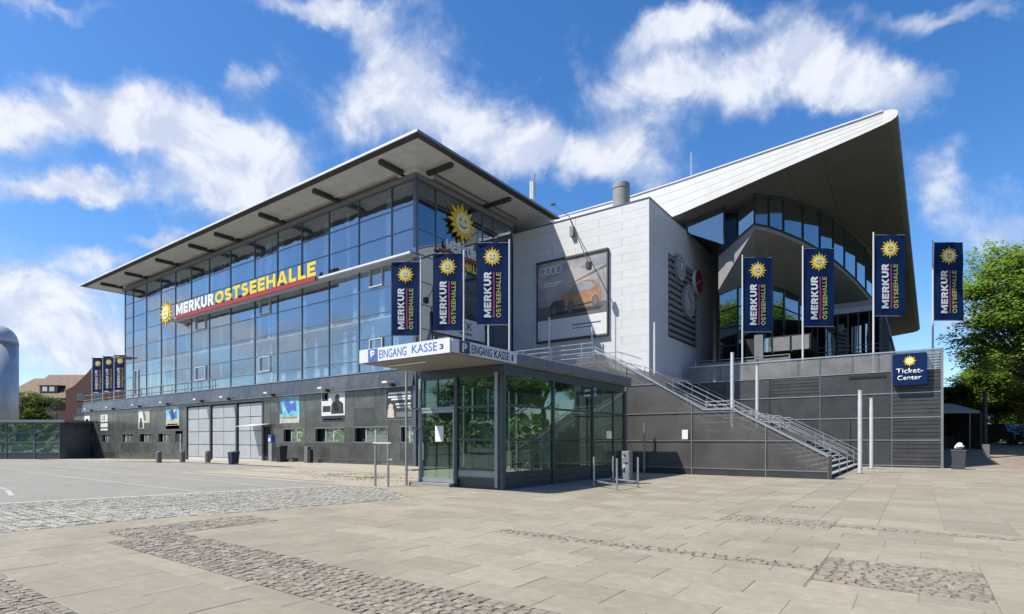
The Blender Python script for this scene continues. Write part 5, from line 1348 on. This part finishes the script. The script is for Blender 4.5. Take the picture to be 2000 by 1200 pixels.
pa = thing('info_sheet', 'small white sheet stuck on the kiosk door glass', 'sheet', (-14, KY0 - .01, 1.6)); box('paper', (-13.85, KY0 + .0, 1.55), (-13.45, KY0 + .008, 2.1), 'text_white', pa)
# barriers
def barrier(x0, y0, x1, y1, h, label, name='hoop_barrier', m='tile_grey', sign=False):
    t = thing(name, label, 'barrier', (x0, y0, 0))
    for (x, y) in ((x0, y0), (x1, y1)): MB().box((x - .035, y - .02, 0), (x + .035, y + .02, h)).build('post', m, t)
    MB().box((min(x0, x1) - .08, min(y0, y1) - .03, h), (max(x0, x1) + .16, max(y0, y1) + .03, h + .05)).build('top_bar', 'alu_pale', t)
    if sign: box('side_arm', (x1, y1 - .02, h - .55), (x1 + .22, y1 + .02, h - .52), 'alu_pale', t)
barrier(-15.26, 12.9, -14.58, 12.88, 1.48, 'dark narrow hoop barrier left of the kiosk door', sign=True)
rk = thing('bike_stand', 'low white tubular frame at the kiosk corner by the stairs', 'stand', (-8.4, 17, 0))
c4 = [(-9.13, 17.37), (-7.79, 16.38), (-7.72, 17.87), (-9.0, 18.6)]
for (x, y) in c4: MB().tube((x, y, 0), (x, y, 1.02), .035, 8).build('post', 'steel_light', rk)
for (a, b) in zip(c4, c4[1:] + c4[:1]): MB().tube((a[0], a[1], .18), (b[0], b[1], .18), .03, 6).build('low_rail', 'steel_light', rk)
ut = thing('utility_box', 'grey utility cabinet with stickers behind the white tubular frame', 'cabinet', (-8.9, 19.0, 0))
box('cabinet', (-8.80, 18.9, .15), (-8.5, 19.2, 1.2), 'tile_grey', ut, .01); box('cabinet_foot', (-8.78, 18.95, 0), (-8.52, 19.15, .15), 'black_plastic', ut)
for k in range(7):
    yy = rng.uniform(-8.78, -8.64); zz = rng.uniform(.35, 1.15); box('sticker', (yy, 18.885, zz), (yy + rng.uniform(.06, .12), 18.895, zz + rng.uniform(.05, .12)), random.choice(['sign_navy', 'poster_paper', 'black_plastic']), ut)
gp = thing('standpipe', 'thin grey pipe with clamps in front of the stair wall', 'pipe', (-10.69, 25.47, 0))
MB().tube((-10.69, 25.5, 0), (-10.69, 25.5, 2.46), .05, 8).build('pipe', 'steel_grey', gp)
for z in (.25, 1.75): MB().tube((-10.69, 25.5, z), (-10.69, 25.5, z + .08), .085, 8).build('clamp', 'steel_grey', gp)
wn_ = thing('wall_notice', 'small white notice on the perforated stair wall', 'notice', (-9.1, 25.95, 2)); q = onY(1338, 849, 25.95)
box('plate', (q[0] - .14, 25.93, q[2] - .22), (q[0] + .14, 25.945, q[2] + .22), 'text_white', wn_)

# ------------------------------------------------------------------ bollards and bins along the hall
bl = None
for (x, y, s) in ((-45.3, 18.0, 'short stone bollard left of the garage doors, the leftmost of three'), (-44.98, 19.5, 'short stone bollard in front of the left garage door edge'), (-41.5, 19.7, 'short stone bollard in front of the middle garage door')):
    h = H(x, y)
    t = thing('bollard', s, 'bollard', (x, y, h), 'stone bollards in front of the hall')
    MB().lathe([(.19, -.1), (.18, .75), (.15, .82), (.05, .86)], (x, y, h), 10).build('stone', 'stone_post', t)
    MB().lathe([(.195, .60), (.195, .66)], (x, y, h), 10).build('band', 'tile_grey', t)
def bin_(x, y, w_, hgt, m, label, lid='black_plastic', name='litter_bin', cat='bin'):
    h = H(x, y); t = thing(name, label, cat, (x, y, h))
    MB().add([(x - w_ * .42, y - w_ * .4, h), (x + w_ * .42, y - w_ * .4, h), (x + w_ * .42, y + w_ * .4, h), (x - w_ * .42, y + w_ * .4, h), (x - w_ / 2, y - w_ / 2, h + hgt), (x + w_ / 2, y - w_ / 2, h + hgt), (x + w_ / 2, y + w_ / 2, h + hgt), (x - w_ / 2, y + w_ / 2, h + hgt)],
             [(0, 3, 2, 1), (4, 5, 6, 7), (0, 1, 5, 4), (1, 2, 6, 5), (2, 3, 7, 6), (3, 0, 4, 7)]).build('body', m, t)
    MB().prism([(x - w_ * .54, y - w_ * .54, h + hgt), (x - w_ * .54, y + w_ * .54, h + hgt), (x - w_ * .54, y + w_ * .5, h + hgt + .10), (x - w_ * .54, y - w_ * .5, h + hgt + .04)], (w_ * 1.08, 0, 0)).build('lid', lid, t)
    return t
t = bin_(-37.5, 19.5, .55, .75, 'bin_navy', 'dark navy box shaped bin in front of the right garage door')
t = bin_(-38.0, 23.3, .62, 1.1, 'black_plastic', 'black wheeled bin against the hall right of the garage doors')
for s in (-1, 1): MB().tube((-38 + s * .2, 23.65, H(-38, 23.3) + .1), (-38 + s * .26, 23.65, H(-38, 23.3) + .1), .1, 10).build('wheel', 'black_plastic', t)
t = thing('ticket_pillar', 'slim pale pillar with a blue head beside the dark side door', 'pillar', (-39.6, 23.6, H(-39.6, 23.6)))
box('shaft', (-39.9, 23.4, -.2), (-39.45, 23.7, 1.4), 'steel_light', t); box('blue_head', (-39.88, 23.38, 1.42), (-39.47, 23.7, 2.0), 'sign_blue', t); box('label_field', (-39.83, 23.36, 1.5), (-39.55, 23.375, 1.75), 'text_white', t)
t = thing('concrete_pillar', 'low grey concrete pillar in front of the hall windows', 'pillar', (-34.9, 23.5, 0)); box('shaft', (-35.15, 23.3, -.1), (-34.75, 23.6, 1.15), 'stone_post', t, .02); box('dark_side', (-34.74, 23.34, -.1), (-34.5, 23.6, .95), 'black_plastic', t)
t = bin_(1.75, 39.3, .62, 1.0, 'bin_grey', 'grey wheeled bin with rubbish on its lid at the podium corner')
for s in (-1, 1): MB().tube((1.75 + s * .24, 39.62, .12), (1.75 + s * .3, 39.62, .12), .12, 12).build('wheel', 'black_plastic', t)
rb = thing('rubbish_bag', 'crumpled white paper lying on the grey bin lid', 'rubbish', (1.75, 39.3, 1.1)); bm = bmesh.new(); bmesh.ops.create_icosphere(bm, subdivisions=2, radius=.2)
for v in bm.verts: v.co *= rng.uniform(.7, 1.25); v.co.z = v.co.z * .9 + .14
me = bpy.data.meshes.new('paper'); bm.to_mesh(me); bm.free(); link('paper', me, 'text_white', rb, (1.8, 39.3, 1.12))

# ------------------------------------------------------------------ far left: glass pavilion, silo, brick houses
def camframe(d, px): return PD(px, 860, d)[:2]
yaw = math.atan2(S_, C_)
def at_cam(o, px, d, z):   # stand a locally built thing at a bearing and distance, facing the plaza
    x, y = camframe(d, px); o.location = (x, y, z); o.rotation_euler = (0, 0, yaw); return o
pv = thing('glass_pavilion', 'low glass pavilion with a flat grey roof at the far left edge', 'building')
s = 62 / FPX
cols3 = [-210, -160, -104, -49, 0]; cz_ = [-.05, .7, 1.85, 2.9, 4.0]
for i in range(4):
    for j in range(1, 4): box('pane', (cols3[i] * s + .06, -.02, cz_[j] + .05), (cols3[i + 1] * s - .06, .02, cz_[j + 1] - .05), 'pavilion_glass', pv)
    box('base_panel', (cols3[i] * s + .03, -.03, -.1), (cols3[i + 1] * s - .03, .03, .68), 'kiosk_frame', pv)
for c in cols3: box('post', (c * s - .06, -.08, -.1), (c * s + .06, .08, 4.05), 'mullion', pv)
for z in cz_[1:]: box('rail', (cols3[0] * s, -.06, z - .05), (0, .06, z + .05), 'mullion', pv)
box('roof', (cols3[0] * s - .5, -.5, 4.06), (.9, 8, 4.35), 'tile_grey', pv); box('side_wall', (.0, .1, -.1), (.12, 7.5, 4.05), 'interior_dark', pv); box('back_wall', (cols3[0] * s, 5.0, -.1), (0, 5.1, 4.05), 'interior_wall', pv); box('floor', (cols3[0] * s, .1, -.1), (0, 5, .02), 'concrete_floor', pv)
for k in range(5): box('shelf', (-10.5 + k * 2.1, 2.2, 0), (-9.5 + k * 2.1, 2.6, 2.2), random.choice(['interior_wall', 'interior_white', 'tile_grey']), pv)
at_cam(pv, 117, 62, -.5)
sl = thing('silo', 'tall shiny silver silo with a domed top at the left edge', 'silo')
rr = 31 * 78 / FPX; ht = 1.6 + 225 / FPX * 78 + .5
MB().lathe([(rr, 0), (rr, ht - rr * 1.15)], (0, 0, 0), 40).build('cylinder', 'chrome', sl, smooth=True)
MB().lathe([(rr * 1.015, ht - rr * 1.2), (rr * 1.015, ht - rr * 1.13)], (0, 0, 0), 40).build('seam_ring', 'steel_grey', sl)
MB().lathe([(rr * math.cos(a), ht - rr * 1.13 + rr * 1.13 * math.sin(a)) for a in [R(q) for q in (0, 12, 25, 38, 50, 62, 74, 85)]], (0, 0, 0), 40).build('dome', 'chrome', sl, smooth=True)
at_cam(sl, -4, 78, -.5)
def house(label, px0, px1, d, ridge_py, eave_py, base_py, depth, wins, gable=False, dormer=False):
    s = d / FPX; W = (px1 - px0) * s; ze = (860 - eave_py) * s; zr_ = (860 - ridge_py) * s; zb = -3
    t = thing('brick_house', label, 'house')
    box('wall', (0, 0, zb), (W, depth, ze), 'brick', t)
    if gable:
        pts = [(0, ze), (W * .12, ze + (zr_ - ze) * .12), (W * .3, ze + (zr_ - ze) * .5), (W * .5, zr_), (W * .7, ze + (zr_ - ze) * .5), (W * .88, ze + (zr_ - ze) * .12), (W, ze)]
        MB().prism([(a, .01, b) for a, b in pts], (0, .4, 0)).build('gable', 'brick', t)
        MB().prism([(a, .42, b - .1) for a, b in pts], (0, depth, 0)).build('roof', 'roof_tile', t)
    else:
        MB().add([(-.3, -.5, ze - .3), (W + .3, -.5, ze - .3), (W - .3, depth * .5, zr_), (1.6, depth * .5, zr_), (-.3, depth + .5, ze - .3), (W + .3, depth + .5, ze - .3)], [(0, 1, 2, 3), (3, 2, 5, 4), (0, 3, 4), (1, 5, 2)]).build('roof', 'roof_tile', t)
        box('gutter', (-.3, -.6, ze - .35), (W + .3, -.48, ze - .2), 'stone_post', t)
    for (px, py, w_, h_) in wins:
        x = (px - px0) * s; z = (860 - py) * s
        f = box('window', (x - w_ * s / 2, -.06, z - h_ * s / 2), (x + w_ * s / 2, -.01, z + h_ * s / 2), 'mullion', t)
        for q in (-1, 1): box('pane', (x + q * w_ * s * .23 - w_ * s * .19, -.075, z - h_ * s * .4), (x + q * w_ * s * .23 + w_ * s * .19, -.062, z + h_ * s * .4), 'window_dark', f)
    if dormer:
        x = (90 - px0) * s; z = (860 - 765) * s
        dm = MB(); dm.box((x - 1.9, .6, z - .2), (x + 1.9, 4, z + 1.3)); dm = dm.build('dormer', 'clad_frame', t)
        for q in (-.75, .75): box('pane', (x + q - .5, .56, z + .1), (x + q + .5, .59, z + 1.05), 'sign_white', dm)
        MB().prism([(x - 2.1, .5, z + 1.3), (x + 2.1, .5, z + 1.3), (x + 2.6, 4.5, z + 1.4), (x - 1.6, 4.5, z + 1.5)], (0, 0, .12)).build('dormer_roof', 'roof_tile', t)
    at_cam(t, px0, d, 1.6); return t
house('red brick house with a brown tiled roof and a dormer behind the glass pavilion', 42, 150, 118, 727, 776, 800, 10, [(70, 789, 11, 15), (104, 790, 12, 15), (104, 815, 12, 15)], dormer=True)
house('dark brick house with a curved gable behind the small banners', 128, 262, 112, 700, 762, 800, 14, [(157, 776, 13, 15), (189, 777, 13, 15), (222, 790, 12, 14), (157, 805, 13, 15)], gable=True)
house('distant house with a pale brown roof just right of the silo', 20, 60, 135, 735, 765, 800, 10, [(36, 775, 8, 10)])

# ------------------------------------------------------------------ right side: shed, cars
sh = thing('dark_shed', 'black open shed with a low sloping metal roof beside the podium', 'shed')
s = 44 / FPX; W = 80 * s
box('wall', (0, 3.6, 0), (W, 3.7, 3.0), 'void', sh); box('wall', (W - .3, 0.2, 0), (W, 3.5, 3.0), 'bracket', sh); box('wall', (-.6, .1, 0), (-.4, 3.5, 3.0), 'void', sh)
MB().prism([(-.7, -.4, 2.95), (W - .9, -.4, 2.95), (W + .4, 3.9, 3.75), (-.7, 3.9, 3.75)], (0, 0, .14)).build('roof', 'kiosk_roof', sh)
box('fascia', (-.7, -.45, 2.86), (W - .9, -.40, 3.1), 'tile_grey', sh)
MB().tube((W * .55, -.2, 0), (W * .55, -.2, 2.95), .06, 8).build('post', 'stone_post', sh); MB().box((W - .1, .0, 0), (W + .1, .2, 4.6)).build('corner_fin', 'bracket', sh)
for k in range(5): box('stored_box', (.3 + k * .6, 2.2, 0), (.8 + k * .6, 3.0, rng.uniform(.6, 1.5)), 'black_plastic', sh)
box('floor', (-.5, 0, -.3), (W + .2, 3.8, .03), 'stone_post', sh)
at_cam(sh, 1846, 44, H(*camframe(44, 1880)))
def car(label, px, d, yawo, paint='car_paint', boxy=True):
    t = thing('parked_van' if boxy else 'parked_car', label, 'van' if boxy else 'car')
    # along -y is the front; body cross sections
    L, Wd, Ht = 4.6, 1.82, 1.78
    prof = [(-2.3, .35), (-2.28, .75), (-2.05, .98), (-1.35, 1.12), (-.75, 1.68), (-.4, 1.76), (1.9, 1.76), (2.2, 1.3), (2.3, .8), (2.3, .35)]
    b = MB(); n = len(prof); v = []
    for (xs_, k) in ((-.5, 1.0), (-.46, 1.0), (.46, 1.0), (.5, 1.0)):
        for (y, z) in prof:
            inw = 0.0 if z < 1.1 else (z - 1.1) * .22
            e = .0 if abs(xs_) < .48 else .02
            x = xs_ * Wd * 1.0; x -= math.copysign(inw, x); v.append((x, y * (1 - e), z - e))
    for k in range(3):
        for i in range(n): b.f.append((k * n + i, k * n + (i + 1) % n, (k + 1) * n + (i + 1) % n, (k + 1) * n + i))
    b.f.append(tuple(range(n))[::-1]); b.f.append(tuple(range(3 * n, 4 * n))); b.v = v
    bd = b.build('body', paint, t, smooth=False)
    MB().add([(-.70, -1.32, 1.16), (.70, -1.32, 1.16), (.62, -.80, 1.66), (-.62, -.80, 1.66)], [(0, 1, 2, 3)]).build('windscreen', 'window_dark', t, fix=False).location.y = -.03
    for sx in (-1, 1):
        MB().add([(sx * .915, -1.1, 1.12), (sx * .915, 1.8, 1.12), (sx * .80, 1.6, 1.62), (sx * .80, -.7, 1.62)], [(0, 1, 2, 3)]).build('side_window', 'window_dark', t)
        for y in (-1.45, 1.4):
            wh = MB().tube((sx * .70, y, .33), (sx * .93, y, .33), .33, 18).build('wheel', 'black_plastic', t)
            MB().tube((sx * .92, y, .33), (sx * .945, y, .33), .2, 12).build('rim', 'steel_grey', wh)
        MB().prism([(sx * .52, -2.30, .72), (sx * .84, -2.20, .74), (sx * .84, -2.12, .90), (sx * .52, -2.22, .86)], (0, .03, 0)).build('headlight', 'lamp_white', t)
        MB().box((sx * .93, -1.0, 1.05), (sx * 1.08, -.9, 1.22)).build('mirror', paint, t)
    MB().box((-.26, -2.34, .48), (.26, -2.31, .60)).build('number_plate', 'text_white', t)
    MB().box((-.42, -2.315, .66), (.42, -2.295, .84)).build('grille', 'black_plastic', t); MB().box((-.8, -2.33, .33), (.8, -2.28, .46)).build('bumper', 'black_plastic', t)
    x, y = camframe(d, px); t.location = (x, y, H(x, y)); t.rotation_euler = (0, 0, yaw + yawo); return t
car('dark van facing the plaza, parked under the chestnut trees behind the shed', 1973, 49, R(-14) + R(0))
car('dark car cut by the right edge of the view, parked beside the van', 2018, 47, R(-30), boxy=False)
bs = thing('low_post', 'short grey post standing in the sun by the dark shed', 'post', PD(1926, 860, 38)[:2] + (.3,))
x, y = PD(1926, 860, 38)[:2]; box('shaft', (x - .2, y - .1, H(x, y) - .1), (x + .18, y + .1, H(x, y) + .85), 'stone_post', bs)

# ------------------------------------------------------------------ trees
def tree(label, x, y, z0, th, cr, ch, lm, seed, n=26000, trunk_h=.30, ls=.26, name='chestnut_tree', group=None, lobes=34, cat='tree', droop=.0):
    r = np.random.default_rng(seed)
    t = thing(name, label, cat, (x, y, z0), group)
    g = MB(); pts = []
    base_r = .028 * th
    zt = th * trunk_h
    p = Vector((x, y, z0 - .2)); g.tube(p, (x + .1, y, z0 + zt), base_r, 10, base_r * .75)
    cc = Vector((x, y, z0 + th - ch / 2))
    ctr = []
    for k in range(lobes):
        u = r.uniform(-1, 1); a = r.uniform(0, 2 * math.pi); q = math.sqrt(1 - u * u); rad = r.uniform(.45, .95)
        c = Vector((cc.x + cr * rad * q * math.cos(a), cc.y + cr * rad * q * math.sin(a), cc.z + ch / 2 * rad * u * .92)); ctr.append(c)
        if k % 2 == 0:
            m1 = Vector((x + .1, y, z0 + zt)) .lerp(c, .5) + Vector((0, 0, .3)); g.tube((x + .05, y, z0 + zt * .9), m1, base_r * .34, 6, base_r * .2); g.tube(m1, c, base_r * .2, 5, base_r * .06)
    g.tube((x + .1, y, z0 + zt), (cc.x, cc.y, cc.z + ch * .25), base_r * .75, 8, base_r * .2)
    g.build('trunk', 'bark', t)
    ctr = np.array([c[:] for c in ctr]); rad = r.uniform(.14, .30, lobes) * cr
    # leaf sprays: flat layered clumps inside each lobe
    ns = n // 14
    li = r.integers(0, lobes, ns); d = r.normal(size=(ns, 3)); d /= np.linalg.norm(d, axis=1)[:, None]
    sp = ctr[li] + d * (rad[li] * r.uniform(.55, 1.08, ns) ** .5)[:, None] * np.array([1, 1, .62])
    m = 14; c = np.repeat(sp, m, 0); N_ = len(c)
    off = r.normal(size=(N_, 3)) * np.array([.34, .34, .12]) * (ls / .26)
    rr_ = np.linalg.norm(off[:, :2], axis=1); off[:, 2] -= rr_ * .28
    c = c + off
    a = r.uniform(0, 2 * np.pi, N_); tilt = r.uniform(-.6, .6, N_); L = ls * r.uniform(.55, 1.15, N_)
    ux_ = np.stack([np.cos(a), np.sin(a), -.25 + tilt * .4], 1); uy2 = np.stack([-np.sin(a), np.cos(a), tilt], 1)
    w_ = L * .34
    v = np.stack([c, c + ux_ * (L * .5)[:, None] + uy2 * w_[:, None], c + ux_ * L[:, None], c + ux_ * (L * .5)[:, None] - uy2 * w_[:, None]], 1).reshape(-1, 3)
    v = v - np.array(t.location)
    me = bpy.data.meshes.new('crown'); me.vertices.add(len(v)); me.vertices.foreach_set('co', v.ravel().astype(np.float32))
    me.loops.add(len(v)); me.loops.foreach_set('vertex_index', np.arange(len(v), dtype=np.int32)); me.polygons.add(N_)
    me.polygons.foreach_set('loop_start', np.arange(0, len(v), 4, dtype=np.int32)); me.update(); me.validate(); me.materials.append(M[lm])
    o = bpy.data.objects.new('crown', me); COL.objects.link(o); o.parent = t
    return t
def treeat(label, px, d, top_py, cr, ch, lm, seed, **k):
    x, y, _ = PD(px, 860, d); z0 = H(x, y); th = CZ + (HOR - top_py) / FPX * d - z0
    return tree(label, x, y, z0, th, cr, ch, lm, seed, **k)
G4 = 'chestnut trees along the right side'
treeat('big chestnut tree cut by the right edge, its crown reaching highest', 2022, 43, 425, 5.1, 14.2, 'leaf_chestnut', 3, n=62000, lobes=110, ls=.26, group=G4)
treeat('smaller bright chestnut tree between the podium corner and the big one', 1945, 62, 685, 4.2, 8.5, 'leaf_chestnut', 5, lobes=60, n=50000, ls=.30, group=G4)
treeat('low leafy tree whose branches hang above the parked van', 1992, 58, 640, 5.2, 10.5, 'leaf_mid', 8, lobes=60, n=50000, ls=.30, group=G4, trunk_h=.25)
treeat('dark bushy tree peeping over the shed roof beside the podium wall', 1856, 60, 742, 1.6, 4.0, 'leaf_dark', 9, n=12000, name='bushy_tree', lobes=14)
treeat('far chestnut tree closing the gap behind the parked van', 1960, 86, 735, 8.0, 9.0, 'leaf_mid', 12, n=40000, ls=.36, group=G4, trunk_h=.2)
for k, (x, y, hh) in enumerate(((16, 50, 13), (19, 62, 15), (15, 74, 14), (24, 84, 16))):
    tree(['roadside tree nearest the kiosk among those mirrored in its long side', 'roadside tree second from the kiosk, mirrored in its long side', 'roadside tree behind the first two, mirrored in the kiosk', 'farthest roadside tree mirrored in the kiosk long side'][k], x, y, H(x, y), hh, 5.2, hh * .75, 'leaf_chestnut', 40 + k, n=22000, ls=.36, group='trees mirrored in the kiosk glass', name='street_tree')
for k, (x, y, hh, lab) in enumerate(((-48, -34, 12, 'nearest tree of the unseen row added opposite, mirrored in the kiosk door'), (-60, -40, 14, 'tallest tree of the unseen row added opposite the kiosk front'), (-73, -36, 11, 'lowest tree of the unseen row added opposite the kiosk front'), (-88, -44, 14, 'last tree of the unseen row added opposite, towards the silo'))):
    tree(lab, x, y, H(x, y), hh, 5.6, hh * .75, 'leaf_mid', 60 + k, n=14000, ls=.45, group='unseen trees added for the kiosk reflections', name='street_tree')  # unseen row, added to darken the bright horizon mirrored in the kiosk front
treeat('dark leafy tree between the silver silo and the brick house', 44, 95, 752, 5.6, 9.0, 'leaf_dark', 20, n=26000, name='leafy_tree', ls=.34)
hd = thing('hedge', 'dark hedge beneath the trees behind the parked van', 'hedge', PD(1950, 860, 75)[:2] + (1.3,))
hv = []; x, y = PD(1950, 860, 75)[:2]
r = np.random.default_rng(5); N_ = 14000
u = r.uniform(-9, 16, N_); q = r.uniform(-.8, .8, N_); zz = r.uniform(0, 2.6, N_)
c = np.stack([x + u * C_ - q * S_, y + u * S_ + q * C_, 1.2 + zz], 1); a = r.uniform(0, 6.28, N_); L = r.uniform(.15, .34, N_)
ux_ = np.stack([np.cos(a), np.sin(a), r.uniform(-.5, .5, N_)], 1); uy2 = np.stack([-np.sin(a), np.cos(a), r.uniform(-.5, .9, N_)], 1)
v = np.stack([c, c + ux_ * (L * .5)[:, None] + uy2 * (L * .4)[:, None], c + ux_ * L[:, None], c + ux_ * (L * .5)[:, None] - uy2 * (L * .4)[:, None]], 1).reshape(-1, 3) - np.array(hd.location)
me = bpy.data.meshes.new('leaves'); me.from_pydata(v.tolist(), [], [(4 * i, 4 * i + 1, 4 * i + 2, 4 * i + 3) for i in range(N_)]); me.materials.append(M['leaf_dark'])
o = bpy.data.objects.new('foliage', me); COL.objects.link(o); o.parent = hd

# unseen tree belt added behind and beside the camera to darken the mirrored horizon
r = np.random.default_rng(77); N_ = 26000
th = r.uniform(0, 2 * np.pi, N_); fwd = math.atan2(C_, -S_)
dth = np.angle(np.exp(1j * (th - fwd))); keep = np.abs(dth) > R(58); th = th[keep]; N_ = len(th)
D = r.uniform(165, 200, N_); top = 9 + 4 * np.sin(th * 9) + 2.5 * np.sin(th * 31 + 1) + 1.5 * np.sin(th * 77)
c = np.stack([D * np.cos(th), D * np.sin(th), r.uniform(0, 1, N_) ** .8 * top], 1)
a = r.uniform(0, 6.28, N_); L = r.uniform(1.2, 3.0, N_)
ux_ = np.stack([np.cos(a), np.sin(a), r.uniform(-.6, .6, N_)], 1); uy2 = np.stack([-np.sin(a) * .5, np.cos(a) * .5, r.uniform(.3, 1.0, N_)], 1)
v = np.stack([c, c + ux_ * (L * .5)[:, None] + uy2 * (L * .4)[:, None], c + ux_ * L[:, None], c + ux_ * (L * .5)[:, None] - uy2 * (L * .4)[:, None]], 1).reshape(-1, 3)
me = bpy.data.meshes.new('added_tree_belt'); me.from_pydata(v.tolist(), [], [(4 * i, 4 * i + 1, 4 * i + 2, 4 * i + 3) for i in range(N_)]); me.materials.append(M['leaf_mid'])
tag(link('added_tree_belt', me), 'unseen belt of trees added to darken the horizon mirrored in the glass', 'wood', kind='stuff')
